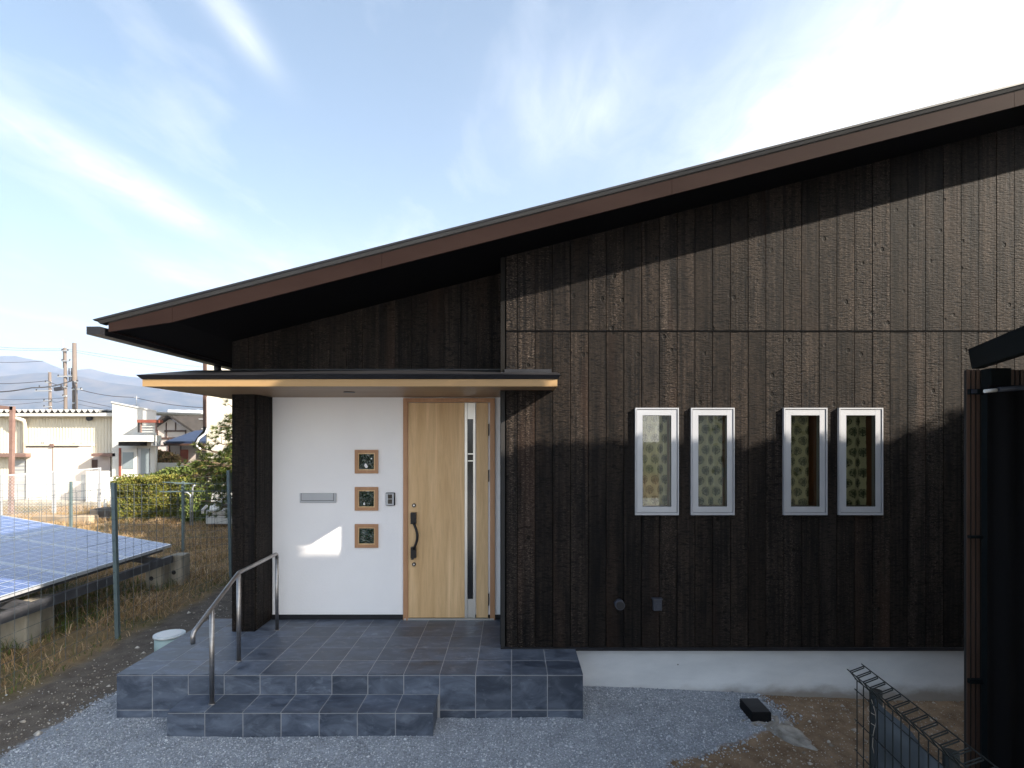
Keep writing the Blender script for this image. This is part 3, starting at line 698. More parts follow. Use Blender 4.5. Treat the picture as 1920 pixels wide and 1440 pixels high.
# intercom
ic = tag(MB().box(XX(724, YE), XX(741, YE), YE - .028, YE - .001, ZZ(947.5, YE), ZZ(923.5, YE)).build('intercom', M['rubber'], None, (XX(732, YE), YE - .001, ZZ(936, YE)), bevel=.004), 'small silver and black door intercom on the white wall beside the door', 'intercom')
MB().box(XX(724.5, YE), XX(739.5, YE), YE - .031, YE - .0282, ZZ(946.5, YE), ZZ(924.5, YE)).build('face_plate', M['alu'], ic, bevel=.0012)
MB().box(XX(728.5, YE), XX(736.5, YE), YE - .033, YE - .0312, ZZ(944, YE), ZZ(935.5, YE)).build('speaker', M['black_gloss'], ic)
MB().box(XX(728.5, YE), XX(736.5, YE), YE - .033, YE - .0312, ZZ(934.5, YE), ZZ(926.5, YE)).build('camera_eye', M['black_gloss'], ic)

# ------------------------------------------------------------------ windows with curtains
clabels = ['pale curtain printed with dark trees, in the leftmost narrow window', 'tree-print curtain in the second window, with a latch at its right edge', 'tree-print curtain in the third window from the left, beside a wide dark gap', 'tree-print curtain in the rightmost narrow window, half drawn']
wtags = ['leftmost of the four narrow windows', 'second of the four narrow windows', 'third of the four narrow windows', 'rightmost of the four narrow windows']
for wi, (x0, x1, z0, z1) in enumerate(WR):
    yo = YM - .032; b = MB(); t_ = .012
    def ring(mb, a0, a1, b0, b1, wx, wz, ya, yb_):
        mb.box(a0, a0 + wx, ya, yb_, b0, b1); mb.box(a1 - wx, a1, ya, yb_, b0, b1)
        mb.box(a0 + wx, a1 - wx, ya + .0006, yb_, b1 - wz, b1); mb.box(a0 + wx, a1 - wx, ya + .0006, yb_, b0, b0 + wz); return mb
    ring(b, x0, x1, z0, z1, .011, .012, yo, YM + .05)
    wn = b.build('window', M['alu'], house, bevel=0); wn['label'] = wtags[wi]
    sz0 = z0 + .026
    ring(MB(), x0 + .016, x1 - .0165, sz0, z1 - .017, .052, .052, yo + .006, YM + .03).build('sash', M['alu'], wn)
    MB().box(x0 + .011, x1 - .011, yo + .004, YM + .03, z0 + .0125, z0 + .022).build('sill', M['alu'], wn)
    gx0_, gx1_, gz0_, gz1_ = x0 + .068, x1 - .0685, sz0 + .052, z1 - .069
    ring(MB(), gx0_, gx1_, gz0_, gz1_, .003, .003, yo + .010, yo + .016).build('gasket', M['rubber'], wn)
    MB().box(gx0_ - .004, gx1_ + .004, yo + .017, yo + .020, gz0_ - .004, gz1_ + .004).build('pane', M['glass'], wn)
    # wooden reveal
    ya, yb_ = YM + .051, YM + .19
    b = MB(); b.box(gx0_ - .03, gx0_ - .004, YM + .031, yb_, gz0_ - .03, gz1_ + .03).box(gx1_ + .004, gx1_ + .03, YM + .031, yb_, gz0_ - .03, gz1_ + .03)
    b.box(gx0_ - .0035, gx1_ + .0035, YM + .031, yb_, gz0_ - .03, gz0_ - .004).box(gx0_ - .0035, gx1_ + .0035, YM + .031, yb_, gz1_ + .004, gz1_ + .03)
    b.build('reveal', M['jamb'], wn)
    if wi == 1: MB().box(gx1_ - .016, gx1_ - .004, YM + .035, YM + .055, ZZ(895, YM), ZZ(877, YM)).build('latch', M['bronze'], wn)
    # folded printed curtain
    nn_, mm = 40, 14; vv = []; uv = []; wd = gx1_ - gx0_ - .002
    cx0 = gx0_ - .002; yc = YM + .105
    if wi == 2: wd -= .016
    if wi == 3: wd -= .008
    ph = R.uniform(0, 6)
    for j in range(mm + 1):
        zc = gz0_ - .0 + (gz1_ - gz0_) * j / mm
        for i_ in range(nn_ + 1):
            s_ = i_ / nn_
            yy = yc + .024 * math.sin(s_ * 12 + ph + .25 * math.sin(j * .35)) + .006 * math.sin(s_ * 29 + ph * 2)
            vv.append((cx0 + wd * s_, yy, zc)); uv.append((wi * .6 + wd * s_ * 1.12, (gz1_ - gz0_) * j / mm + wi * .11))
    ff = [(j*(nn_+1)+i_, j*(nn_+1)+i_+1, (j+1)*(nn_+1)+i_+1, (j+1)*(nn_+1)+i_) for j in range(mm) for i_ in range(nn_)]
    me = bpy.data.meshes.new('curtain'); me.from_pydata(vv, [], ff); ul = me.uv_layers.new(name='UVMap')
    for l in me.loops: ul.data[l.index].uv = uv[l.vertex_index]
    cu = link_mesh('curtain', me, M['curtain'], None, True, (cx0 + wd / 2, yc, gz0_))
    tag(cu, clabels[wi], 'curtain', 'printed curtains behind the narrow windows')
rm = MB(); rm.box(.4, 6.0, 7.6, 7.7, .3, 4.2).box(.4, 6.0, YM + .15, 7.6, .3, .4); rm.build('inner_wall', M['dark_room'], house)
# small fittings low on the wall
c_ = P(1160, 1131, YM)
b = MB(); b.tube([c_ + Vector((0, .0, 0)), c_ + Vector((0, -.075, 0))], .044, 18)
hd = tag(b.build('vent_hood', M['grey_pipe'], None, c_), 'round grey pipe vent low on the black wall, left of the outlet box', 'vent')
MB().tube([c_ + Vector((0, -.0752, 0)), c_ + Vector((0, -.079, 0))], .037, 18).build('cap', M['black_metal'], hd)
c_ = P(1230, 1132, YM)
b = MB(); b.box(c_.x - .033, c_.x + .045, c_.y - .045, c_.y - .001, c_.z - .055, c_.z + .05); ob = tag(b.build('outlet_box', M['grey_pipe'], None, c_, bevel=.004), 'small grey outdoor outlet box low on the black wall', 'outlet box')
MB().box(c_.x - .045, c_.x + .05, c_.y - .06, c_.y - .002, c_.z + .0505, c_.z + .06).build('rain_lid', M['grey_pipe'], ob)
MB().box(c_.x - .01, c_.x + .035, c_.y - .052, c_.y - .0455, c_.z - .045, c_.z + .02).build('socket_cover', M['grey_pipe'], ob)

# ------------------------------------------------------------------ handrail
hr = thing('handrail', 'brushed steel handrail with three posts rising from the step to the porch', 'handrail', (-2.41, 5.0, .2))
xr = -2.41
A_, B_, C2 = Vector((xr, 4.27, .865)), Vector((xr, 4.99, 1.150)), Vector((xr, 5.79, 1.155))
rail = [A_ + Vector((0, 0, -.085)), A_ + Vector((0, 0, -.02)), A_ + Vector((0, .012, -.003)), A_ + Vector((0, .03, .01)), B_ - Vector((0, .035, .012)), B_ - Vector((0, .01, .002)), B_ + Vector((0, .03, 0)), C2 - Vector((0, .02, 0)), C2 + Vector((0, .0, -.008)), C2 + Vector((0, .008, -.05))]
MB().tube(rail, .0175, 14).build('rail', M['steel'], hr)
for y_, zb_, zt_ in ((4.54, .201, .958), (4.985, .371, 1.135), (5.797, .371, 1.12)):
    MB().tube([(xr, y_, zb_), (xr, y_, zt_)], .0185 if y_ < 5.5 else .017, 14).build('post', M['steel'], hr)
    MB().tube([(xr, y_, zb_ - .001), (xr, y_, zb_ + .006)], .027, 18).build('base_collar', M['steel'], hr)

# ------------------------------------------------------------------ small things on the ground
c_ = Vector((-3.80, 6.27, 0))
cp = tag(MB().tube([c_ - Vector((0, 0, .05)), c_ + Vector((0, 0, .15))], .145, 28).build('inspection_cover', grain('pale_green_plastic', (.30,.42,.42), (.36,.47,.47), .5, (3,3,3), 3), None, c_), 'round pale plastic inspection cover with a white lid beside the porch', 'drain cover')
MB().tube([c_ + Vector((0, 0, .151)), c_ + Vector((0, 0, .172))], .158, 32).build('lid', grain('stained_white_lid', (.55,.60,.62), (.74,.77,.78), .5, (9,9,9), 4), cp)
MB().tube([c_ + Vector((0, 0, .1722)), c_ + Vector((0, 0, .176))], .12, 32).build('lid_plate', M['white_plastic'], cp)
bx = MB(); z_ = gz(2.25, 4.8)
x0, x1 = XX(1413, 4.76), XX(1446, 4.76)
bb = MB().box(2.02, 2.185, 4.76, 5.02, -.075, .025).build('black_box', M['rubber'], None, (2.1, 4.9, -.08), bevel=.004)
tag(bb, 'small black rectangular box lying on pale mortar near the house wall', 'box')
MB().box(2.026, 2.179, 4.766, 5.014, .0255, .029).build('lid', M['black_metal'], bb)
# mortar spill
vv = []; ff = []; n = 44
ctr = Vector((2.17, 4.80)); 
pts = [P(1385, 1352, 4.78), P(1400, 1366, 4.7), P(1440, 1368, 4.66), P(1470, 1385, 4.5), P(1500, 1400, 4.4), P(1530, 1404, 4.4), P(1524, 1385, 4.5), P(1498, 1362, 4.7), P(1472, 1343, 4.9), P(1450, 1338, 4.95), P(1430, 1330, 5.05), P(1395, 1335, 5.0)]
poly = [(p.x, p.y) for p in pts]
mb = MB(); top = []
m_ = len(poly)
def lerp_poly(t):
    i = int(t * m_) % m_; f = t * m_ - int(t * m_); a = poly[i]; b2 = poly[(i+1) % m_]
    return a[0] + (b2[0]-a[0]) * f, a[1] + (b2[1]-a[1]) * f
cxm = sum(p[0] for p in poly) / m_; cym = sum(p[1] for p in poly) / m_
N_ = 90; rings = [0, .25, .5, .7, .85, .95, 1.0, 1.03]
vv = []
for ri, rr in enumerate(rings):
    for i_ in range(N_):
        px__, py__ = lerp_poly(i_ / N_); jit = 1 + .16 * mnoise.noise(Vector((px__ * 14, py__ * 14, 3)))
        X1, Y1 = cxm + (px__ - cxm) * rr * jit, cym + (py__ - cym) * rr * jit
        hgt = .020 * (1 - (rr / 1.03) ** 3) + .022 * mnoise.noise(Vector((X1 * 22, Y1 * 22, 0))) * (rr < 1) - .004
        vv.append((X1, Y1, gz(X1, Y1) + (hgt if rr < 1.02 else -.03)))
ff = [(a*N_+i_, a*N_+(i_+1) % N_, (a+1)*N_+(i_+1) % N_, (a+1)*N_+i_) for a in range(len(rings)-1) for i_ in range(N_)]
mb.add(vv, ff, True)
tag(mb.build('mortar_spill', grain('pale_mortar', (.15,.135,.115), (.34,.32,.29), .95, (9,9,9), 5, .6, .006), None, (cxm, cym, -.08)), 'hardened pale mortar spilled on the soil beside the black box', 'mortar')

# ------------------------------------------------------------------ gravel chips and pebbles
ICO = np.array([(0,0,1),(.9,0,.2),(-.3,.85,.25),(-.6,-.75,.2),(.2,.4,-.7),(-.4,-.2,-.7),(.5,-.6,-.5)], np.float32)
def hull_faces():
    bm = bmesh.new()
    for v in ICO: bm.verts.new(v)
    bmesh.ops.convex_hull(bm, input=bm.verts); bmesh.ops.triangulate(bm, faces=bm.faces); bm.verts.index_update()
    f = np.array([[v.index for v in fc.verts] for fc in bm.faces], np.int32); bm.free(); return f
HF = hull_faces()
def scatter_stones(name, pts, sizes, mat):
    n = len(pts); K = len(ICO)
    base = ICO[None] * (1 + NR.uniform(-.35, .35, (n, K, 3)))
    a = NR.uniform(0, 2*np.pi, n); ca, sa = np.cos(a)[:, None], np.sin(a)[:, None]
    x = base[..., 0] * ca - base[..., 1] * sa; y = base[..., 0] * sa + base[..., 1] * ca; z = base[..., 2] * NR.uniform(.45, .9, n)[:, None]
    v = np.stack([x, y, z], -1) * sizes[:, None, None] + pts[:, None, :]
    f = HF[None] + (np.arange(n) * K)[:, None, None]
    return np_mesh(name, v.reshape(-1, 3), f.reshape(-1, 3), mat)
def inporch(x, y):
    if XL - .01 < x < XR + .01 and y > YF - .0: return True
    if SL - .01 < x < SR + .01 and y > SY - .0: return True
    return y > 5.33 and x > -3.3
def sample(n, x0, x1, y0, y1, kinds, bias=1.0):
    out = []
    xs = NR.uniform(x0, x1, n); us = NR.uniform(0, 1, n); ys = y0 + (y1 - y0) * us
    for x, y in zip(xs, ys):
        if abs(x) > y * .95 + .3: continue
        if inporch(x, y): continue
        if zone(x, y) in kinds: out.append((x, y))
    return out
gp = sample(75000, -4.3, 2.6, 3.3, 5.33, ('gravel',))
arr = np.array([(x, y, gz(x, y) + .010) for x, y in gp], np.float32)
sz = .0042 + .0062 * NR.random(len(arr)) ** 2 + (NR.random(len(arr)) > .985) * NR.uniform(.004, .012, len(arr))
tag(scatter_stones('gravel', arr, sz, M['stones']), 'grey-blue crushed gravel spread before the porch', 'gravel', kind='stuff')
sp = []
for _ in range(60000):
    x, y = R.uniform(-4.6, 2.9), R.uniform(3.3, 5.33)
    if abs(x) > y * .95 + .3 or inporch(x, y) or zone(x, y) == 'gravel': continue
    near_g = any(zone(x + a_, y + b_) == 'gravel' for a_, b_ in ((.05, 0), (-.05, 0), (0, .05), (0, -.05)))
    mid_g = near_g or any(zone(x + a_, y + b_) == 'gravel' for a_, b_ in ((.14, 0), (-.14, 0), (0, .14), (0, -.14)))
    if R.random() < (.55 if near_g else .12 if mid_g else .004): sp.append((x, y, gz(x, y) - .001))
arr = np.array(sp, np.float32); sz = .005 + .009 * NR.random(len(arr)) ** 2 + (NR.random(len(arr)) > .96) * NR.uniform(.005, .012, len(arr))
tag(scatter_stones('gravel_fringe', arr, sz, M['stones']), 'scattered gravel stones thinning out over the bare soil edge', 'gravel', kind='stuff')
pp_ = sample(5500, .9, 5.2, 3.0, 5.33, ('soil',))
arr = np.array([(x, y, gz(x, y) - .002) for x, y in pp_], np.float32)
sz = .004 + .006 * NR.random(len(arr)) ** 2 + (NR.random(len(arr)) > .97) * NR.uniform(.006, .02, len(arr))
tag(scatter_stones('pebbles', arr, sz, M['pebbles']), 'pale pebbles strewn over the brown soil on the right', 'pebbles', kind='stuff')
pp_ = sample(5000, -5.2, -3.3, 3.6, 9.5, ('dirt',))
arr = np.array([(x, y, gz(x, y) - .002) for x, y in pp_], np.float32)
keep = NR.random(len(arr)) < np.where(arr[:, 0] > -4.2, .8, .35); arr = arr[keep]
sz = .005 + .008 * NR.random(len(arr)) ** 2 + (NR.random(len(arr)) > .97) * NR.uniform(.008, .022, len(arr))
tag(scatter_stones('path_pebbles', arr, sz, M['pebbles']), 'loose pebbles on the dirt path beside the porch', 'pebbles', kind='stuff')

# ------------------------------------------------------------------ grass
def blades(name, pts, hts, wid, mat, lean=.6, parent=None):
    n = len(pts); pts = np.asarray(pts, np.float32); hts = np.asarray(hts, np.float32)
    a = NR.uniform(0, 2*np.pi, n); b2 = NR.uniform(0, 2*np.pi, n); ln = NR.uniform(.1, 1, n) * lean
    dirx, diry = np.cos(a), np.sin(a); wx, wy = np.cos(b2) * wid * .5, np.sin(b2) * wid * .5
    z = hts
    p0 = np.stack([pts[:,0]-wx, pts[:,1]-wy, pts[:,2]], -1); p1 = np.stack([pts[:,0]+wx, pts[:,1]+wy, pts[:,2]], -1)
    mx, my, mz = pts[:,0]+dirx*ln*z*.35, pts[:,1]+diry*ln*z*.35, pts[:,2]+z*.6
    p2 = np.stack([mx+wx*.8, my+wy*.8, mz], -1); p3 = np.stack([mx-wx*.8, my-wy*.8, mz], -1)
    tip = np.stack([pts[:,0]+dirx*ln*z, pts[:,1]+diry*ln*z, pts[:,2]+z*(1-.35*ln)], -1)
    v = np.stack([p0, p1, p2, p3, tip], 1).reshape(-1, 3); o = (np.arange(n) * 5)[:, None]
    t = np.concatenate([o + np.array([[0,1,2]]), o + np.array([[0,2,3]]), o + np.array([[3,2,4]])], 0)
    return np_mesh(name, v, t, mat, parent)
gp = []; gh = []; wp = []; wh = []
def under_panel(x, y): return -12 < x < -5.3 and 3 < y < 9.1
for _ in range(260000):
    x = R.uniform(-15, -3.6); y = R.uniform(4.2, 19)
    if abs(x) > y * .92 + .4: continue
    if y < 9.5 and x > -4.5: continue
    zo = x < -4.5 + .15 * mnoise.noise(Vector((x*2.3, y*2.3, 0)))
    if not zo and y < 9.5: continue
    if x > -3.4 - 0: continue
    cl_ = mnoise.noise(Vector((x * 1.1, y * 1.1, 9))); 
    if under_panel(x, y):
        if R.random() < .6: continue
        (wp if R.random() < .6 else gp).append((x, y, gz(x, y) - .01)); (wh if len(wp) + 0 > len(wh) else gh).append(R.uniform(.05, .22)); continue
    dens = .55 + .6 * cl_
    if x > -4.7: dens *= .5
    if R.random() > dens: continue
    near = max(0, 1 - abs(x + 4.6) / .6)
    if R.random() < .10 + .25 * near * (cl_ < .1): wp.append((x, y, gz(x, y) - .01)); wh.append(R.uniform(.02, .10))
    else: gp.append((x, y, gz(x, y) - .01)); gh.append(R.uniform(.05, .20) * (1 + max(0, cl_) * 1.3) * (1 - .4 * near))
tag(blades('dry_grass', gp, gh, .006, M['straw'], 2.3), 'dry straw-coloured grass around the solar panels and wire fence', 'grass', kind='stuff')
tag(blades('green_weeds', wp, wh, .009, M['weed'], .9), 'low green weeds growing among the dry grass', 'weeds', kind='stuff')

# ------------------------------------------------------------------ solar array
SX, SZ_, ST = -5.42, .655, .172
arr_t = thing('solar_array', 'ground-mounted solar panels on a dark steel rack beyond the wire fence', 'solar panels', (-7, 7.5, 0))
ca = math.cos(math.atan(ST)); L_ = 1.66
yb0 = [9.0 - 1.02 * i_ for i_ in range(6)]
me0 = None
for ci in range(4):
    for y1 in yb0:
        y0 = y1 - 1.0
        ax = SX - (L_ + .02) * ci * ca; bx_ = ax - L_ * ca
        az, bz = SZ_ + (L_ + .02) * ci * ca * ST, SZ_ + ((L_ + .02) * ci + L_) * ca * ST
        if me0 is None:
            me = bpy.data.meshes.new('solar_panel')
            l = L_ * ca; h_ = l * ST; f_ = .022
            vv = [(-f_, f_, .002 + f_*ST), (-f_, 1 - f_, .002 + f_*ST), (-l + f_, 1 - f_, h_ - f_*ST + .002), (-l + f_, f_, h_ - f_*ST + .002)]
            me.from_pydata(vv, [], [(0, 1, 2, 3)]); ul = me.uv_layers.new(name='UVMap')
            for lp, uvv in zip(me.loops, [(.02, .02), (.02, .975), (1.61, .975), (1.61, .02)]): ul.data[lp.index].uv = uvv
            me.materials.append(M['solar'])
            fb = MB()
            def sl(x0, x1, y0_, y1_, t0, t1):
                fb.hexa([(x0, y0_, -x0*ST + t0), (x1, y0_, -x1*ST + t0), (x1, y1_, -x1*ST + t0), (x0, y1_, -x0*ST + t0), (x0, y0_, -x0*ST + t1), (x1, y0_, -x1*ST + t1), (x1, y1_, -x1*ST + t1), (x0, y1_, -x0*ST + t1)])
            sl(-f_, 0, 0, 1, -.035, .004); sl(-l, -l + f_, 0, 1, -.035, .004); sl(-l + f_, -f_, 0, f_, -.035, .004); sl(-l + f_, -f_, 1 - f_, 1, -.035, .004); sl(-l + f_, -f_, f_, 1 - f_, -.02, -.012)
            me0 = me; mf = fb.mesh('frame'); mf.materials.append(M['panel_frame'])
        o = child(arr_t, 'solar_panel', me0, (ax, y0, az))
        f2 = bpy.data.objects.new('frame', mf); C.objects.link(f2); f2.parent = o; ORG[f2] = ORG[arr_t]
for xo in (0.12, 1.5, 3.2, 4.9):
    xx_ = SX - xo; zz_ = SZ_ + xo * ST
    MB().box(xx_ - .03, xx_ + .03, 3.9, 8.92, zz_ - .115, zz_ - .04).build('purlin', M['rack'], arr_t)
for y_ in (8.62, 6.3, 3.9):
    MB().bar((SX + .04, y_, SZ_ - .20), (SX - 6, y_, SZ_ - .20 + 6 * ST), .07, .10).build('rafter', M['rack'], arr_t)
MB().box(SX - .02, SX + .05, 3.9, 8.96, SZ_ - .275, SZ_ - .165).build('edge_beam', M['rack'], arr_t)
bl = ['tall grey concrete footing block under the far corner of the solar rack', 'paired concrete footing behind the far corner block', 'concrete footing block with a hole under the near solar rack', 'narrow concrete footing behind the near block']
def cblock(x0, x1, y0, y1, h_, lab):
    b = MB().box(x0, x1, y0, y1, -.2, h_).build('footing_block', M['block'], None, ((x0+x1)/2, (y0+y1)/2, 0), bevel=.012)
    tag(b, lab, 'concrete block', 'concrete footings under the solar rack')
    q = MB(); q.tube([((x0*.6+x1*.4), y0 - .003, h_*.42), ((x0*.6+x1*.4), y0 + .02, h_*.42)], .035, 12); q.build('bolt_hole', M['dark'], b)
cblock(-5.68, -5.44, 8.75, 9.0, .42, bl[0]); cblock(-5.50, -5.30, 9.06, 9.3, .47, bl[1])
cblock(-5.95, -5.42, 6.30, 6.52, .40, bl[2]); cblock(-5.70, -5.54, 6.56, 6.85, .46, bl[3])
cblock(-8.6, -8.3, 8.85, 9.1, .85, 'tall concrete footing deep under the panels at the far left')

# ------------------------------------------------------------------ wire net fences
def netfence(name, label, a, b_, h_, posts, cell=.15, rows=14, r=.0022, bars=False):
    a = Vector(a); b_ = Vector(b_); L2 = (b_ - a).length; d = (b_ - a) / L2
    root = thing(name, label, 'fence', ((a + b_) / 2))
    wv = MB(); n = int(L2 / cell)
    for i in range(n + 1):
        p = a + d * i * cell
        wb = [p + Vector((0, 0, z)) + Vector((.008 * mnoise.noise(Vector((i * 3.1, z * 4, 0))), .01 * mnoise.noise(Vector((i * 2.7, z * 4, 7))), 0)) for z in np.linspace(.05, h_ - .03, 6)]
        wv.tube(wb, r, 3, False)
    for j in range(rows + 1):
        z = .05 + (h_ - .08) * j / rows
        pts = [a + d * L2 * t + Vector((.006 * math.sin(t * 31 + j), .004 * math.sin(t * 23 + j * 2), z - .012 * math.sin(math.pi * ((t * L2 / 2.2) % 1)))) for t in np.linspace(0, 1, int(L2 * 3) + 2)]
        wv.tube(pts, r, 3, False)
    o = wv.build('wire_net', M['wire'], root); o['kind'] = 'stuff'
    for p in posts:
        p = Vector(p); lean = Vector((-.075 * R.uniform(.5, 1), 0, 0)) if not bars else Vector((0, 0, 0))
        MB().bar(p - Vector((0, 0, .1)), p + lean + Vector((0, 0, h_ + .02)), .042, .042, (0, 1, 0)).build('post', M['post'], root)
    if bars:
        for (pa, pb) in bars: MB().bar(pa, pb, .02, .02).build('brace', M['post'], root)
    return root
netfence('wire_net_fence', 'wire net fence on slim green-grey posts between the dirt path and the panels', (-4.62, 3.9, 0), (-4.62, 11.6, 0), 1.80, [(-4.60, 6.6, 0), (-4.62, 9.3, 0), (-4.62, 4.0, 0), (-4.62, 11.6, 0)])
pz = Vector((-6.75, 11.6, 0))
netfence('wire_net_fence', 'wire net fence running behind the solar panels toward the hedge', (-13.0, 11.6, 0), (-4.7, 11.6, 0), 1.45, [(-9.05, 11.6, 0), pz, (-11.4, 11.6, 0)], .15, 10, .003,
         [(P(305, 904, 11.55), P(372, 907, 11.55)), (P(300, 922, 11.55), P(385, 921, 11.55)), (P(328, 906, 11.5), P(360, 907, 11.5))])
# bent pipes
bp_ = thing('standpipe', 'pair of thin bent pale pipes standing by the hedge', 'pipe', P(357, 980, 12.5))
for px0_, top, bend in ((357, 924, -18), (361, 912, 5)):
    b0 = P(px0_, 985, 12.5); t0 = P(px0_, top, 12.5)
    MB().tube([b0, t0 - Vector((0, 0, .05)), t0 + Vector((bend * .003, 0, 0)), t0 + Vector((bend * .0118, 0, .03))], .017, 8).build('pipe', M['galv'], bp_)

# ------------------------------------------------------------------ hedge
def leaf_cloud(name, pts, size, mat, parent=None, elong=1.0):
    n = len(pts); pts = np.asarray(pts, np.float32)
    d1 = NR.normal(size=(n, 3)); d1 /= np.linalg.norm(d1, axis=1)[:, None]; d2 = NR.normal(size=(n, 3)); d2 = np.cross(d1, d2); d2 /= np.linalg.norm(d2, axis=1)[:, None]
    s_ = (size * NR.uniform(.6, 1.3, n))[:, None]
    v = np.stack([pts - d1*s_*elong, pts + d2*s_*.5, pts + d1*s_*elong, pts - d2*s_*.5], 1).reshape(-1, 3)
    t = (np.arange(n) * 4)[:, None] + np.arange(4)[None]
    return np_mesh(name, v, t, mat, parent)
hg = thing('hedge', 'clipped yellow-green hedge behind the wire fence', 'hedge', (-10, 16.6, 0))
HX0, HX1, HY0, HY1, HZ = XX(210, 16), XX(342, 16), 16.0, 17.2, 1.18
def hz_top(x): return HZ + .15 * (x - HX0) / (HX1 - HX0) 
pts = []
for _ in range(30000):
    x = R.uniform(HX0, HX1); y = R.uniform(HY0, HY1); z = R.uniform(0, hz_top(x)); f_ = R.random()
    if f_ < .62: y = HY0 + abs(R.gauss(0, .07))
    elif f_ < .9: z = hz_top(x) - abs(R.gauss(0, .06))
    else: x = HX0 + abs(R.gauss(0, .06))
    k_ = .12 * mnoise.noise(Vector((x * 2.2, y * 2, z * 2.2)))
    pts.append((x, y + k_, z + k_ * .6))
leaf_cloud('foliage', pts, .045, M['hedge'], hg)
MB().box(HX0 + .12, HX1 - .1, HY0 + .14, HY1, 0, HZ - .1).build('branches', M['hedge_core'], hg)  # dark core box, its colour stands in for shade inside the foliage
# darker shrub row behind the hedge
hg = thing('hedge', 'dark green hedge row behind the yellow-green hedge, beside the pine', 'hedge', (-10, 19.2, 0))
pts = []
hx0, hx1 = XX(268, 19), XX(440, 19)
for _ in range(9000):
    x = R.uniform(hx0, hx1); z = R.uniform(0, 1.15 + .35 * min(1, (x - hx0) / 1.4)); y = 19 + abs(R.gauss(0, .15)) if R.random() < .6 else R.uniform(19, 20.2)
    pts.append((x, y + .2 * mnoise.noise(Vector((x*1.5, z*2, 0))), z + .15 * mnoise.noise(Vector((x*2, 7, 0)))))
leaf_cloud('foliage', pts, .06, M['weed'], hg)
MB().box(hx0 + .15, hx1, 19.25, 20.2, 0, 1.1).build('branches', M['hedge_core'], hg)  # dark core box for the shade between the leaves
hg = thing('hedge', 'deep shaded hedge end between the yellow-green hedge and the pine', 'hedge', (-7.3, 15, 0))
pts = []
hx0, hx1 = XX(338, 15.2), XX(392, 15.2)
for _ in range(6000):
    x = R.uniform(hx0, hx1); z = R.uniform(0, 1.15); pts.append((x, 15.2 + abs(R.gauss(0, .1)) + .15 * mnoise.noise(Vector((x*2, z*2, 3))), z + .1 * mnoise.noise(Vector((x*3, 2, 0)))))
leaf_cloud('foliage', pts, .045, M['weed'], hg)
MB().box(hx0 + .08, hx1 - .05, 15.35, 15.95, 0, 1.05).build('branches', M['hedge_core'], hg)  # dark core box, shade inside the hedge put into its colour

# ------------------------------------------------------------------ pine tree
def pine(base, label, spec, trunk_h=4.6):
    t = thing('pine_tree', label, 'tree', base); b0 = Vector(base)
    tr = [b0 + Vector((.12 * math.sin(z * 1.1), .06 * math.cos(z), z)) for z in np.linspace(-.1, trunk_h, 10)]
    MB().tube(tr, .1, 9, True, [.13 - .10 * i / 9 for i in range(10)]).build('trunk', M['bark'], t)
    br = MB(); nv = []; nt = []; tufts = []
    for (dx_, dz_, ln, z0) in spec:
        s_ = b0 + Vector((0, 0, z0)); e_ = b0 + Vector((dx_, R.uniform(-.5, .5), dz_))
        m_ = (s_ + e_) / 2 + Vector((0, 0, -.10))
        br.tube([s_, m_, e_], .02, 5, False, [.035, .022, .009])
        for q_ in range(17):
            tt = R.uniform(.25, 1.02); p = s_.lerp(e_, tt) + Vector((0, 0, -.08 * math.sin(tt * 3.14)))
            o_ = Vector((R.gauss(0, .17), R.gauss(0, .22), R.gauss(.04, .09)))
            br.tube([p, p + o_], .006, 3, False); tufts.append((p + o_, (o_ + Vector((0, 0, .15))).normalized()))
    for p, d in tufts:
        for _ in range(2):
            c0 = p + Vector((R.gauss(0, .05), R.gauss(0, .05), R.gauss(0, .04)))
            for _ in range(46):
                dd = (d * .8 + Vector((R.gauss(0, .6), R.gauss(0, .6), R.gauss(.1, .5)))).normalized(); L3 = R.uniform(.08, .15)
                sd = dd.cross(Vector((R.random(), R.random(), R.random()))).normalized() * .006
                i0 = len(nv); nv += [c0 - sd, c0 + sd, c0 + dd * L3]; nt.append((i0, i0+1, i0+2))
    br.build('branches', M['bark'], t)
    np_mesh('crown', np.array([tuple(v) for v in nv], np.float32), np.array(nt, np.int32), M['needle'], t)
spec = []
base = (-5.75, 13.0, 0)
def add(px_, py_, z0):
    p = P(px_, py_, 13.0); spec.append((p.x - base[0], p.z, 0, z0))
for px_, py_, z0 in [(432, 765, 2.6), (428, 785, 2.4), (424, 830, 2.2), (428, 810, 2.3), (415, 858, 1.9), (400, 845, 1.9), (385, 838, 1.9), (392, 860, 1.8), (378, 872, 1.7), (352, 878, 1.5), (340, 868, 1.5), (362, 888, 1.5),
                     (345, 898, 1.4), (372, 900, 1.3), (392, 890, 1.5), (405, 905, 1.3), (385, 915, 1.2), (360, 910, 1.2), (410, 925, 1.1), (398, 935, .9), (420, 945, .9), (400, 962, .7), (425, 965, .6), (412, 880, 1.6), (420, 900, 1.4),
                     (430, 870, 1.8), (433, 850, 2.0), (436, 825, 2.2), (418, 915, 1.2), (428, 930, 1.0), (395, 875, 1.6), (380, 890, 1.4), (440, 790, 2.5), (450, 850, 2), (460, 900, 1.5), (470, 870, 1.8), (480, 800, 2.5), (500, 860, 2.0), (460, 770, 2.7), (490, 760, 3.0)]:
    add(px_, py_, z0)
pine(base, 'green pine tree with spreading needled boughs beside the house corner', spec)

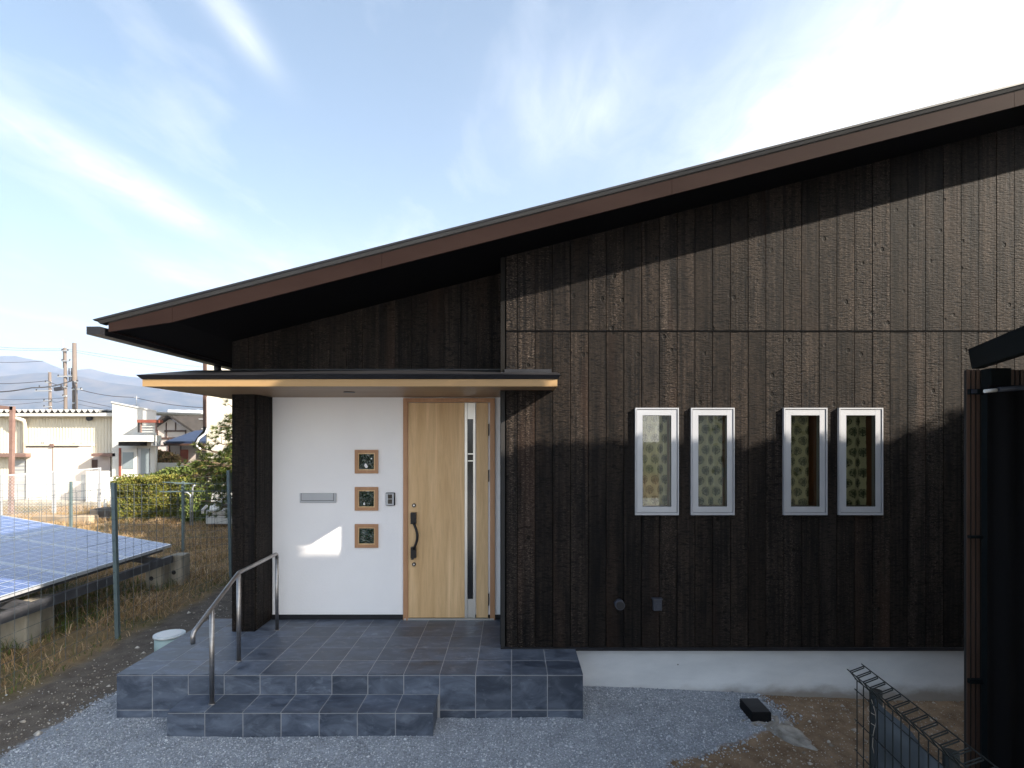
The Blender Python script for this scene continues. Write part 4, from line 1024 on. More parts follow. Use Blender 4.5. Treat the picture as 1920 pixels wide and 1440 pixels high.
# ------------------------------------------------------------------ background buildings
D1 = 21.0
def bx(mb, px0, px1, py0, py1, D, dep=.1):
    a = P(px0, py1, D); c = P(px1, py0, D)
    if dep < 2: mb.box(a.x, c.x, D, D + dep, a.z, c.z)
    else:                                   # long buildings stand askew to the street
        q_ = (c.x / D) * dep
        mb.hexa([(a.x, D, a.z), (c.x, D, a.z), (c.x + q_, D + dep, a.z), (a.x + q_, D + dep, a.z), (a.x, D, c.z), (c.x, D, c.z), (c.x + q_, D + dep, c.z), (a.x + q_, D + dep, c.z)])
    return mb
wh = thing('warehouse', 'cream corrugated warehouse with a sliding door and a wavy sheet roof', 'warehouse', P(100, 945, D1))
# ribbed wall sheets: battens proud of the wall
x0, x1 = XX(-120, D1), XX(212, D1)
bx(MB(), -120, 212, 778, 960, D1 + .02, 8).build('wall', M['cream'], wh)
rb = MB(); xx_ = x0
zc0, zc1 = ZZ(955, D1), ZZ(783, D1)
while xx_ < x1 - .05: rb.box(xx_, xx_ + .025, D1, D1 + .02, zc0, zc1); xx_ += .115
o = rb.build('wall_ribs', M['cream'], wh); o['kind'] = 'stuff'
# corrugated roof
per = .2185; nn_ = int((XX(198, D1) - XX(-120, D1)) / per * 10); cv = []; xa = XX(-120, D1)
ya, yb_ = D1 - .35, D1 + 8
for i_ in range(nn_ + 1):
    X1 = xa + i_ * per / 10; zz_ = .052 * math.cos(i_ / 10 * 2 * math.pi)
    for (yy, zo) in ((ya, ZZ(770.5, ya)), (yb_, ZZ(770.5, ya) + .25)): cv += [(X1, yy, zo + zz_), (X1, yy, zo + zz_ - .012)]
cf = []
for i_ in range(nn_):
    a = i_ * 4; cf += [(a, a+4, a+6, a+2), (a+1, a+3, a+7, a+5), (a, a+1, a+5, a+4)]
MB().add(cv, cf, False).build('roof', M['roofgrey'], wh)
fv = []; ff = []
for i_ in range(nn_ + 1):
    X1 = xa + i_ * per / 10; fv += [(X1, ya + .012, ZZ(770.5, ya) + .052 * math.cos(i_ / 10 * 2 * math.pi) - .013), (X1, ya + .012, ZZ(774.6, ya))]
for i_ in range(nn_): ff.append((i_*2, i_*2+1, i_*2+3, i_*2+2))
MB().add(fv, ff, False).build('wave_shade', M['dark'], wh)  # dark sheet in place of the shade under the roof waves
bx(MB(), -120, 211, 774, 780, D1 - .33, .03).build('eave_board', M['offwhite'], wh)
bx(MB(), -120, 200, 769, 773.8, D1 - .15, .05).build('eave_shade', M['dark'], wh)  # dark strip standing in for shade behind the eave
bx(MB(), -120, 211, 779.6, 781, D1 - .3, .3).build('soffit', M['offwhite'], wh)
sd = bx(MB(), 49, 171, 836, 945, D1 - .12, .1).build('sliding_door', M['pinkish'], wh)
bx(MB(), 48, 172, 832, 836, D1 - .15, .14).build('door_rail_cover', M['cream'], sd)
bx(MB(), 49, 147, 835.6, 837.4, D1 - .16, .03).build('door_track', M['dark'], sd)
bx(MB(), 98.2, 99.6, 838, 944, D1 - .126, .01).build('door_seam', M['brownpost'], sd)
bx(MB(), 93, 100, 832, 838, D1 - .18, .03).build('track_stop', M['brownpost'], sd)
bx(MB(), 152, 160, 890, 944, D1 - .14, .02).build('door_vent', M['roofgrey'], sd)
for q_ in (68, 80, 84, 141, 154):
    c_ = P(q_, 829, D1 - .02); MB().tube([c_, c_ - Vector((0, .06, 0))], .025, 10).build('wall_bolt', M['galv'], wh)
for px0_, py0_ in ((170, 784),): 
    c_ = P(170, 784, D1 - .02); MB().tube([c_, c_ - Vector((0, .12, .02))], .09, 12).build('wall_lamp', M['grey_pipe'], wh)
bx(MB(), -120, 48, 850, 857, D1 - .35, .36).build('side_awning', M['brownpost'], wh)
sh_ = bx(MB(), 25, 48, 862, 945, D1 - .06, .05).build('louvre_shutter', M['roofgrey'], wh)
for q_ in range(865, 943, 7): bx(MB(), 26, 47.5, q_, q_ + 3, D1 - .075, .014).build('slat', M['galv'], sh_)
bx(MB(), 171, 216, 850, 856, D1 - .5, .5).build('side_awning', M['brownpost'], wh)
bx(MB(), 171, 206, 856.5, 945, D1 - .06, .05).build('side_door', M['plaster'], wh)
bx(MB(), 171, 182, 862, 877, D1 - .09, .02).build('window', M['timber'], wh)
bx(MB(), 161, 188, 884, 945, D1 - .9, .6).build('meter_cabinet', M['offwhite'], wh)
pt = [P(20, 783, D1 - .1), P(28, 783, D1 - .25), P(44, 789, D1 - .3), P(46, 795, D1 - .1), P(46, 850, D1 - .1)]
MB().tube(pt, .075, 10).build('drain_pipe', M['cream'], wh)
# plinth
bx(MB(), -120, 190, 942, 962, D1 - 1.1, 1.2).build('plinth', M['block'], wh)

an = thing('annex', 'taller white block with a sloping parapet beside the warehouse', 'building', P(250, 930, D1))
a = P(210.5, 755, D1 - .5); c = P(293, 772, D1 - .5)
z_ = ZZ(960, D1 - .5)
MB().extr([(a.x, D1 - .5, z_), (c.x, D1 - .5, z_), (c.x, D1 - .5, c.z), (a.x, D1 - .5, a.z)], (c.x / (D1 - .5) * 6.2, 6, 0)).build('wall', M['offwhite'], an)
MB().extr([(a.x - .03, D1 - .53, a.z - .0), (c.x + .03, D1 - .53, c.z - .0), (c.x + .03, D1 - .53, c.z + .05), (a.x - .03, D1 - .53, a.z + .05)], (c.x / (D1 - .5) * 6.2, 6, 0)).build('parapet_cap', M['offwhite'], an)
DA = D1 - .5
bx(MB(), 219, 276, 816, 828, DA - .8, .8).build('awning', M['offwhite'], an)
bx(MB(), 222, 262, 828.3, 836, DA - .6, .4).build('awning_box', M['dark'], an)  # very dark box just below the awning
dr = bx(MB(), 226, 257, 840, 895, DA - .05, .05).build('door', M['offwhite'], an)
bx(MB(), 229.5, 250, 848, 879, DA - .065, .014).build('pane', M['glass_far'], dr)
bx(MB(), 222.5, 226, 840, 896, DA - .09, .05).build('door_post', M['rust'], an)
wd_ = bx(MB(), 259, 279.5, 841, 889, DA - .06, .06).build('window', M['galv'], an)
bx(MB(), 264, 279, 842, 888, DA - .075, .014).build('pane', M['glass_far'], wd_)
rk = bx(MB(), 257, 294.5, 787, 792.5, DA - .5, .35).build('balcony_rail', M['rust'], an)
for q_ in (794, 799, 804, 809): bx(MB(), 263, 292, q_, q_ + 1.4, DA - .42, .04).build('slat', M['offwhite'], rk)
for q_ in (258, 262.5, 291): bx(MB(), q_, q_ + 2.2, 792.6, 811, DA - .45, .05).build('baluster', M['brownpost'] if q_ > 260 else M['dark'], rk)
bx(MB(), 283.5, 289, 821, 836, DA - .4, .38).build('wall_unit', M['galv'], an)
MB().tube([P(290, 822, DA - .2), P(296, 828, DA - .2), P(293, 838, DA - .1), P(292, 905, DA - .1)], .045, 8).build('drain_pipe', M['offwhite'], an)

# brown frame post at the far left
DB = 17.5
bpz = thing('frame_post', 'rusty brown steel post with a beam standing before the warehouse', 'post', P(20, 985, DB))
MB().bar(P(20, 995, DB), P(23.5, 762, DB), .105, .105, (0, 1, 0)).build('post', M['brownpost'], bpz)
MB().bar(P(-60, 758, DB), P(26, 766, DB), .105, .105).build('beam', M['brownpost'], bpz)

# chain link fence in front of the warehouse
def chain(label, p0, p1, q0, q1, posts, cellw=.095, frame=M['galv']):
    """p0,p1 top corners; q0,q1 bottom corners"""
    t = thing('chain_link_fence', label, 'fence', (q0 + q1) / 2); w_ = MB()
    Ld = (p1 - p0).length; H = (p0 - q0).length; n = int((Ld + H) / cellw)
    def pt(u, v): return q0.lerp(q1, u / Ld).lerp(p0.lerp(p1, u / Ld), v / H)
    for i in range(n + 1):
        for sg in (1, -1):
            s0 = i * cellw
            if sg > 0: a_ = (max(0, s0 - H), min(s0, H) if s0 <= H else H); a_ = (s0 - H, H) if s0 > H else (0, s0); b2 = (s0, 0) if s0 <= Ld else (Ld, s0 - Ld)
            else: a_ = (s0 - H, 0) if s0 > H else (0, H - s0); b2 = (s0, H) if s0 <= Ld else (Ld, H - (s0 - Ld))
            w_.tube([pt(*a_), pt(*b2)], .0022, 3, False)
    o = w_.build('wire_net', frame, t); o['kind'] = 'stuff'
    MB().bar(p0, p1, .035, .035).build('top_rail', frame, t); MB().bar(q0, q1, .035, .035).build('bottom_rail', frame, t)
    for f_, wd in posts: MB().bar(q0.lerp(q1, f_) - Vector((0, 0, .25)), p0.lerp(p1, f_) + Vector((0, 0, .03)), wd, wd, (0, 1, 0)).build('post', frame, t)
chain('grey chain-link fence panels with pipe frames in front of the warehouse', P(2, 892, 16.0), P(187, 878, 18.6), P(2, 982, 16.0), P(187, 957, 18.6), [(0, .05), (.5, .08), (1, .06)])
chain('white chain-link gate beside the yellow-green hedge', P(197, 898, 17.6), P(256, 892, 19), P(197, 962, 17.6), P(256, 945, 19), [(0, .06), (.2, .05), (1, .05)], frame=M['whitesteel'])
# retaining wall
rw = MB(); a0 = P(60, 990, 15.2)
rw.box(XX(60, 15.6), XX(168, 15.6), 15.6, 15.95, -.3, ZZ(968, 15.6)); tag(rw.build('retaining_wall', M['retain'], None, (XX(120, 15.6), 15.7, 0), bevel=.02), 'low stained brown concrete wall left of the hedge', 'wall')
tag(MB().box(XX(167, 16.4), XX(209, 16.4), 16.4, 17.0, -.3, ZZ(955, 16.4)).build('retaining_wall', grain('dark_concrete', (.05,.042,.036), (.10,.085,.07), .95, (3,3,3), 4, .5, .01), None, (XX(190, 16.4), 16.7, 0), bevel=.02), 'dark block wall end between the brown wall and the hedge', 'wall')  # dark brown-grey concrete, darker than the wall beside it

# white wall + rail behind the hedge
tag(MB().box(XX(293, 26), XX(470, 26), 26, 26.2, -.5, ZZ(868, 26)).build('garden_wall', M['offwhite'], None, (XX(350, 26), 26, 0)), 'long white garden wall behind the hedge and pine', 'wall')
ra = thing('guard_rail', 'thin grey pipe rail on short posts before the white garden wall', 'railing', P(300, 895, 22))
MB().tube([P(256, 891, 20), P(330, 882, 22), P(400, 872, 24)], .022, 6).build('rail', M['cable'], ra)
for q_, D_ in ((302, 21.3), (350, 22.6)): MB().tube([P(q_, 905, D_), P(q_, 885 - (q_ - 302) * .1, D_)], .03, 8).build('post', M['whitesteel'], ra)

# two-storey neighbour seen past the porch
nb = thing('neighbour_house', 'cream rendered house with brown lap siding and dark downpipe behind the pine', 'house', P(420, 930, 19))
DN = 19.0
bx(MB(), 388, 640, 560, 860, DN, 6).build('wall', M['cream'], nb)
bx(MB(), 388, 640, 860.3, 888, DN - .05, 5).build('siding_band', M['brown_siding'], nb)
for q_ in range(861, 888, 5): bx(MB(), 386, 640, q_, q_ + 4.2, DN - .09, .035).build('siding_board', M['brown_siding'], nb)
bx(MB(), 390, 640, 888.5, 985, DN - .02, 5).build('wall', M['cream'], nb)
MB().box(XX(383.5, DN), XX(388, DN) , DN + .1, DN + .3, ZZ(860, DN), ZZ(560, DN)).build('corner_board', M['cream'], nb)
MB().bar(P(384, 560, DN - .1), P(384, 806, DN - .1), .09, .07).build('downpipe', M['timber'], nb)
MB().tube([P(384, 800, DN - .1), P(384, 808, DN - .1), P(372, 822, DN - .1), P(366, 832, DN - .15), P(364.5, 839, DN - .15)], .055, 8).build('downpipe', M['carport'], nb)
MB().tube([P(389.5, 745, DN - .2), P(389.5, 802, DN - .2), P(385, 813, DN - .2), P(373, 822, DN - .2), P(368, 832, DN - .2), P(370, 839, DN - .2), P(376, 841.5, DN - .2)], .035, 8).build('white_pipe', M['whitesteel'], nb)
# low shed with blue lean-to roof
ln_ = thing('lean_to_house', 'low house with a blue metal lean-to roof left of the downpipe', 'house', P(350, 900, 30))
DL = 30.0
bx(MB(), 316, 396, 834, 905, DL + .8, 4).build('wall', M['plaster'], ln_)
for q_ in (316, 337.5, 378): bx(MB(), q_, q_ + 1.8, 834, 905, DL + .75, .05).build('timber_post', M['timber'], ln_)
bx(MB(), 338, 352, 843, 885, DL + .74, .05).build('window', M['rust'], ln_)
bx(MB(), 372, 400, 838, 900, DL + .7, .05).build('doorway', M['dark'], ln_)
p = [P(308, 832, DL), P(392, 832, DL), P(392, 810, DL + 3), P(366, 811, DL + 3)]
MB().extr(p, (0, .02, .12)).build('roof', M['blue_roof'], ln_)
MB().bar(P(308, 831, DL - .03), P(368, 809, DL + 3), .14, .10).build('ridge_cap', M['galv'], ln_)
bx(MB(), 307, 394, 831.5, 835.5, DL - .1, .12).build('eave_board', M['timber'], ln_)
# traditional timbered house
DT = 48.0
th = thing('timbered_house', 'pale timber-framed gable house with a dark tiled roof under the mountains', 'house', P(330, 900, DT))
ap = P(313, 783, DT); l_ = P(270, 818, DT); r_ = P(362, 818, DT)
bx(MB(), 278, 372, 812, 905, DT, 6).build('wall', M['plaster'], th)
MB().extr([P(278, 812, DT), P(366, 812, DT), P(318, 786, DT)], (0, 6, 0)).build('gable', M['plaster'], th)
for (a, c_, d_, e_) in ((293, 380, 820, 823.5), (308, 348, 806.5, 809.5), (310.5, 312, 792, 822), (328, 329.5, 792, 808), (347, 348.5, 806, 822), (294, 295.5, 806, 880), (314, 315.5, 823, 850), (345, 346.5, 823, 880), (293, 380, 834, 835.5), (293, 380, 845.5, 847)):
    bx(MB(), a, c_, d_, e_, DT - .08, .07).build('timber', M['timber'], th)
# roof: two slopes, the right one runs back to the right
off_ = Vector((9.5, 7, 0))
a_, l2, r2 = P(314, 779, DT - .8), P(268, 812, DT - .8), P(364, 813, DT - .8)
MB().extr([a_, l2, l2 + Vector((0, 8, 0)), a_ + Vector((0, 8, 0))], (0, 0, .22)).build('roof', M['tile_roof'], th)
MB().extr([r2, a_, a_ + off_, r2 + off_], (0, 0, .2)).build('roof', M['tile_roof'], th)
MB().bar(a_ + Vector((0, 0, .3)), a_ + off_ + Vector((0, 0, .3)), .5, .35).build('ridge_cap', M['galv'], th)
for k_ in range(26):
    u_, v_ = R.uniform(.05, .8), R.uniform(.15, .95); q_ = a_.lerp(r2, v_) + off_ * u_ + Vector((0, -.02, .24))
    MB().bar(q_, q_ + Vector((.55, .2, 0)), .12, .05).build('snow_guard', M['galv'], th)
# farther roof behind it
fr_ = thing('far_roof_house', 'distant house with grey tiled roof and pale ridge behind the timbered house', 'house', P(350, 850, 70))
MB().extr([P(285, 800, 70), P(400, 800, 70), P(400, 778, 74), P(305, 776, 74)], (0, 1, .1)).build('roof', M['tile_roof'], fr_)
bx(MB(), 290, 400, 800, 840, 71, 5).build('wall', M['plaster'], fr_)
bx(MB(), 316, 400, 774, 779, 69, .3).build('ridge_cap', M['whitesteel'], fr_)
for q_ in (328, 350, 366): MB().bar(P(q_, 774, 69.5), P(q_ + 6, 769, 72), .3, .2).build('solar_panel', M['glass_far'], fr_)
# brown shrub
sb = thing('shrub', 'brown bare-twigged shrub left of the pine before the timbered house', 'shrub', P(312, 870, 27.5))
pts = []
for _ in range(3500):
    a = R.uniform(293, 338); top = 842 + 8 * abs(mnoise.noise(Vector((a * .09, 0, 0)))) + (a - 293) * .25; p = P(a, R.uniform(top, 872), 27.5 + R.uniform(-.4, .4)); pts.append(tuple(p))
leaf_cloud('foliage', pts, .07, M['brush'], sb, None) if False else leaf_cloud('foliage', pts, .07, M['brush'], sb)
b = MB()
for _ in range(40):
    s_ = P(R.uniform(296, 336), 880, 27.5); b.tube([s_, s_ + Vector((R.gauss(0, .2), R.gauss(0, .2), R.uniform(.4, .95)))], .012, 3, False)
b.build('branches', M['bark'], sb)
# low pipe block behind the pine (white)
wb = thing('garden_shed', 'low white shed with a bent pipe under the pine boughs', 'shed', P(410, 980, 14.5))
bx(MB(), 386, 440, 957, 982, 14.5, 1).build('wall', M['offwhite'], wb)
MB().extr([P(392, 958, 14.4), P(440, 958, 14.4), P(440, 925, 15.2), P(398, 925, 15.2)], (0, .02, .04)).build('roof', M['offwhite'], wb)
MB().tube([P(380, 963, 14.2), P(380, 956, 14.2), P(388, 948, 14.2)], .035, 8).build('drain_pipe', M['whitesteel'], wb)

# ------------------------------------------------------------------ utility poles and cables
def upole(label, px_, ytop, D, r0, arms=(), antenna=None, rb=None):
    t = thing('utility_pole', label, 'utility pole', P(px_, 870, D)); 
    b0, t0 = P(px_ + 2, 880, D), P(px_, ytop, D)
    MB().tube([b0, t0], r0, 12, True, [r0 * 1.15, r0 * .78]).build('pole', M['pole'], t)
    for (py_, l_, r_) in arms: MB().bar(P(px_ - l_, py_, D - .15), P(px_ + r_, py_ - .5, D - .15), .12, .12).build('cross_arm', M['galv'], t)
    for (py_, l_, r_) in arms:
        for q_ in (-l_ * .9, r_ * .9):
            if abs(q_) > 3: MB().tube([P(px_ + q_, py_ - .5, D - .15), P(px_ + q_, py_ - 3.5, D - .15)], .07, 6).build('insulator', M['cable'], t)
    if antenna: MB().tube([P(px_ + antenna[0], antenna[1], D), P(px_ + antenna[0], antenna[2], D)], .035, 5).build('rod', M['galv'], t)
    return t
DPo = 58.0
p1_ = upole('slender concrete pole with a rod and several arms, middle of the three', 122, 652, DPo, .17, ((658, 6, 6), (677, 6, 10), (706, 14, 14), (726, 8, 4), (743, 4, 3)), (-3.5, 636, 690))
MB().bar(P(103, 730, DPo - .3), P(118, 728, DPo - .3), .3, .35).build('transformer_bar', M['cable'], p1_)
for q_ in (129.5, 134): MB().tube([P(q_, 690, DPo), P(q_, 702, DPo)], .06, 6).build('fuse', M['cable'], p1_)
for q_ in (131, 134.5): MB().tube([P(q_, 707, DPo), P(q_, 714, DPo)], .06, 6).build('fuse', M['cable'], p1_)
p2_ = upole('thick plain concrete pole, tallest and rightmost of the three', 139.5, 643, 48, .20, ((716, 2, 6), (730, 4, 14), (756, 3, 3)))
MB().tube([P(137, 715, 47.7), P(142, 725, 47.7), P(142.5, 880, 47.7)], .07, 6).build('riser_cable', M['cable'], p2_)
p3_ = upole('short distant pole, leftmost of the three', 93.5, 698, 72, .20, ((717, 9, 3), (726, 22, 3), (733, 28, 3), (752, 12, 4), (763, 12, 3)), (-3, 696, 712))
cb = []
def cable(label, pts, r=.022):
    P3 = [P(*q) for q in pts]; out = []
    for i in range(len(P3) - 1):
        for t in np.linspace(0, 1, 9)[(1 if i else 0):]:
            p = P3[i].lerp(P3[i+1], t); p.z -= .18 * math.sin(math.pi * t); out.append(p)
    tag(MB().tube(out, r, 5, False).build('power_cable', M['cable'], None, P3[0]), label, 'cable', 'overhead cables between the poles')
cable('thick black cable rising from the left to the tallest pole', [(-60, 734, 40), (60, 727, 46), (137, 713, 48)], .05)
cable('cable sloping down to the right from the tallest pole', [(143, 729, 48), (250, 745, 50), (392, 765, 52)], .03)
cable('dark cable from the left edge to the middle pole at its transformer', [(-60, 718, 58), (90, 714, 60), (122, 722, 58)], .03)
cable('thin cable crossing in front of the mountain peak at the upper left', [(-60, 676, 60), (80, 677, 62)], .025)
cable('very thin high cable above the mountains', [(-60, 645, 60), (122, 654, 58), (400, 690, 90)], .016)
cable('second very thin high cable above the mountains', [(-60, 650, 62), (122, 657, 58), (400, 700, 90)], .014)
cable('low thin cable running left from the middle pole', [(-60, 746, 60), (122, 746, 58)], .02)
cable('low cable drooping right behind the annex', [(143, 749, 48), (300, 775, 60), (392, 782, 70)], .018)
cable('lowest cable right of the poles', [(143, 757, 48), (260, 772, 60)], .016)
cable('sagging cable left of the shortest pole', [(-60, 760, 62), (93, 752, 72), (122, 750, 58)], .025)
# rooftop aerial
ae = thing('roof_aerial', 'thin television aerial above the white annex', 'aerial', P(256, 765, 24))
MB().tube([P(256, 775, 24), P(256, 742, 24)], .016, 5).build('mast', M['galv'], ae)
for q_, l_ in ((745, 5), (759, 7), (761, 6)): MB().bar(P(256 - l_, q_, 24), P(256 + l_, q_ + .6, 24), .02, .02).build('element', M['galv'], ae)

# ------------------------------------------------------------------ mountains
def ridge(name, prof, D, depth, seed, floor=1.5):
    xs = np.linspace(prof[0][0], prof[-1][0], 240); ys = np.interp(xs, [p[0] for p in prof], [p[1] for p in prof])
    vv = []; rows_ = 34
    for j in range(rows_ + 1):
        t = j / rows_; Dj = D - depth * (1 - t)
        for x_, y_ in zip(xs, ys):
            X1 = (x_ - 960) * D / F; H = (825 - y_) * D / F + CZ
            n_ = mnoise.fractal(Vector((X1 * .006 + seed, Dj * .004, seed)), 1.0, 2.0, 5)
            hh_ = H * (t ** 1.15) * (1 + .22 * n_ * (1 - t) * 2) + n_ * H * .015 * t
            vv.append((X1, Dj, max(hh_, -.5)))
    n = len(xs); q = []
    for j in range(rows_):
        for i in range(n - 1): q.append((j*n+i, j*n+i+1, (j+1)*n+i+1, (j+1)*n+i))
    vv += [(v[0], v[1] + depth, -1) for v in vv[-n:]]
    for i in range(n - 1): q.append((rows_*n+i, rows_*n+i+1, (rows_+1)*n+i+1, (rows_+1)*n+i))
    o = np_mesh(name, np.array(vv, np.float32), np.array(q, np.int32), M['mountain']); o['kind'] = 'structure'
    o.data.polygons.foreach_set('use_smooth', [True] * len(o.data.polygons))
ridge('mountain', [(-1500, 690), (-900, 700), (-400, 672), (-150, 666), (0, 667.5), (28, 668), (55, 674), (80, 676), (100, 685), (118, 693), (135, 697), (148, 694), (165, 690), (185, 696), (225, 705), (300, 713), (420, 728), (700, 720), (1200, 735), (1900, 712), (2700, 700)], 2600, 700, 3)
ridge('foothill', [(-1500, 720), (-600, 735), (-200, 712), (0, 706), (60, 700), (100, 699), (130, 703), (150, 706), (200, 717), (270, 725), (330, 735), (380, 743), (480, 768), (700, 760), (1300, 770), (2000, 750), (2700, 745)], 1800, 600, 8)

# ------------------------------------------------------------------ right side: small shed with ribbed boards
DC = 4.2
cp_ = thing('carport', 'black steel carport corner with brown ribbed boards at the right edge', 'carport', (3.7, 4.0, -.1))
tip = P(1815, 655, 4.1); tb = P(1822, 692, 4.1); dv = Vector((-.43, -1, 0)).normalized()
nv_ = Vector((1, -.43, 0)).normalized()
th0 = [tip, tip + dv * 1.35, Vector((tb.x, tb.y, tb.z)) + dv * 1.35, tb]
MB().extr([tuple(q) for q in th0], tuple(nv_ * .06)).build('roof_beam', M['carport'], cp_)
a_ = tip + Vector((0, 0, -.003)) + nv_ * .061; b2 = a_ + dv * 1.35
MB().extr([tuple(a_), tuple(b2), tuple(b2 + Vector((3, 0, .1))), tuple(a_ + Vector((3, 0, .1)))], (0, 0, -.05)).build('roof', M['carport'], cp_)
for c_ in (a_, ):
    for q_ in (P(1831, 670, 4.095), P(1833.5, 678, 4.095)):
        MB().tube([q_ + nv_ * .02, q_ - nv_ * .012], .006, 8).build('bolt', M['grey_pipe'], cp_)
# ribbed boards
rbw = .0363; z0, z1 = -.2, ZZ(693, DC)
x = XX(1813.5, DC)
k_ = 0
while x < 4.7:
    if x < XX(1859, DC) or x > XX(1895, DC):
        MB().hexa([(x, DC, z0), (x + .021, DC, z0), (x + .019, DC + .010, z0), (x + .002, DC + .010, z0), (x, DC, z1), (x + .021, DC, z1), (x + .019, DC + .010, z1), (x + .002, DC + .010, z1)]).build('rib', M['ribbed'], cp_)
    x += rbw
MB().box(XX(1813.5, DC), 4.7, DC + .0105, DC + .03, z0, z1 - .002).build('backing_board', M['dark'], cp_)
for q_, hh_ in ((735, 10), (1006, 5), (1275, 8)):
    MB().box(XX(1814, DC) - .004, XX(1862, DC), DC - .03, DC - .002, ZZ(q_ + hh_ / 2, DC), ZZ(q_ - hh_ / 2, DC)).build('clamp_band', M['carport'], cp_)
MB().box(XX(1815, DC), XX(1825, DC), DC - .036, DC - .0305, ZZ(738, DC), ZZ(731, DC)).build('clamp_plate', M['grey_pipe'], cp_)
MB().box(XX(1859, 4.1), XX(1896, 4.1), 4.1, 4.19, -.2, ZZ(690, 4.1)).build('post', M['carport'], cp_)
# black sheet
n = 60; vv = []
for j in range(2):
    for i_ in range(n + 1):
        X1 = XX(1858, 4.0) + i_ * .018; vv.append((X1, 4.03 + .014 * math.sin(i_ * .55) + .01 * math.sin(i_ * .21), -.2 if j == 0 else ZZ(716, 4.0) - .02))
ff = [(i_, i_ + 1, n + 2 + i_, n + 1 + i_) for i_ in range(n)]
sh = MB().add(vv, ff, True).build('side_sheet', M['rubber'], cp_)
c0 = P(1846, 733.5, 3.97); c1 = P(1868, 731.5, 3.97); c2 = P(1990, 722, 3.97)
pi_ = thing('conduit_pipe', 'short white and grey pipe clamped across the carport post', 'pipe', tuple(c0))
MB().tube([c0, c1], .0125, 12).build('sleeve', M['white_plastic'], pi_); MB().tube([P(1872, 730.5, 3.97), c2], .017, 12).build('pipe', M['grey_pipe'], pi_); MB().tube([c1, P(1872, 730.5, 3.97)], .010, 10).build('joint', M['grey_pipe'], pi_)

# black mesh fence in the right foreground
mf_ = thing('mesh_fence', 'black coated wire mesh fence with a rolled top edge in the near right corner', 'fence', (1.72, 2.8, -.1))
o0 = Vector((XX(1607, 2.8), 2.8, ZZ(1257, 2.8))); dvv = Vector((-.10, -1, 0)).normalized(); side = Vector((-1, .1, 0)).normalized()
pit = .062; nW = 22; mesh_b = MB(); zt_ = o0.z
rt = .0029
zb_ = -.15
# profile of the rolled top (in side/up plane)
prof = [(.0, -.055), (-.032, .0), (.030, .024), (.0, -.052)]
def pp3(i, s_, u_): return o0 + dvv * (i * pit) + side * s_ + Vector((0, 0, u_))
for i in range(nW):
    mesh_b.tube([Vector((pp3(i, 0, 0).x, pp3(i, 0, 0).y, zb_)), pp3(i, 0, -.05)], rt, 5, False)
    mesh_b.tube([pp3(i, 0, -.05), pp3(i, .034, -.006)], rt, 5, False)
    mesh_b.tube([pp3(i, .034, -.006), pp3(i, -.030, .022)], rt, 5, False)
    mesh_b.tube([pp3(i, -.030, .022), pp3(i + .17, -.028, .018), pp3(i + .17, .034, -.010)], rt, 5, False)
Lw = nW * pit
for (s_, u_) in ((.036, -.004), (-.030, .026), (.001, -.048), (0.002, -.10), (.002, -.25), (.002, -.40), (.002, -.55), (.002, -.70), (.002, -.85), (.002, -1.0)):
    mesh_b.tube([pp3(-.3, s_, u_), pp3(nW, s_, u_)], rt, 5, False)
o = mesh_b.build('wire_mesh', M['fence_black'], mf_); o['kind'] = 'stuff'
for t_ in (.085, .62):
    c_ = o0 + dvv * t_ - side * .045
    MB().tube([Vector((c_.x, c_.y, -.2)), Vector((c_.x, c_.y, zt_ - .06))], .028, 14).build('post', M['fence_black'], mf_)
# grey sheet tied behind the mesh
n, mrow = 26, 10; vv = []
for j in range(mrow + 1):
    for i_ in range(n + 1):
        t_ = .115 + i_ * .045; zz_top = zt_ - .085 - .030 * math.sin(max(0, (t_ - .1)) * 3.1) * (t_ < 1.1)
        z_ = -.1 + (zz_top + .1) * j / mrow
        c_ = o0 + dvv * t_ - side * (.03 + .014 * math.sin(t_ * 16 + z_ * 2) + .008 * math.sin(z_ * 13 + t_ * 7)); vv.append((c_.x, c_.y, z_))
ff = [(j*(n+1)+i_, j*(n+1)+i_+1, (j+1)*(n+1)+i_+1, (j+1)*(n+1)+i_) for j in range(mrow) for i_ in range(n)]
tp = MB().add(vv, ff, True).build('sheet', M['tarp'], None, (1.75, 2.2, -.1)); tag(tp, 'grey-blue plastic sheet hanging behind the black mesh fence', 'tarpaulin')
md = tp.modifiers.new('thickness', 'SOLIDIFY'); md.thickness = .002
# twine
tw = []
for i_ in range(14):
    z_ = zt_ - .09 - i_ * .055; c_ = o0 + dvv * (.118 + .008 * math.sin(i_ * 2.1)) - side * (.02 - .012 * math.cos(i_ * 1.7)); tw.append((c_.x, c_.y, z_))
tag(MB().tube(tw, .0016, 5, False).build('twine', grain('pale_twine', (.32,.27,.22), (.42,.36,.30), .9), None, tw[0]), 'thin pale twine lacing the grey sheet to the fence post', 'twine')
tw2 = [o0 + dvv * (.085 + .035 * math.cos(a)) - side * (.045 + .033 * math.sin(a)) + Vector((0, 0, -.12 - .008 * a)) for a in np.linspace(0, 12, 40)]
tag(MB().tube(tw2, .0014, 5, False).build('twine', bpy.data.materials['pale_twine'], None, tw2[0]), 'twine wound round the top of the black fence post', 'twine')

tag(MB().box(-60, 60, -12, -1.2, -.3, .012).build('bounce_slab', grain('pale_bounce_concrete', (.38,.37,.35), (.46,.45,.43), .9, (.6,.6,.6), 5)), kind='structure')  # pale slab added behind the camera to bounce sunlight onto the walls
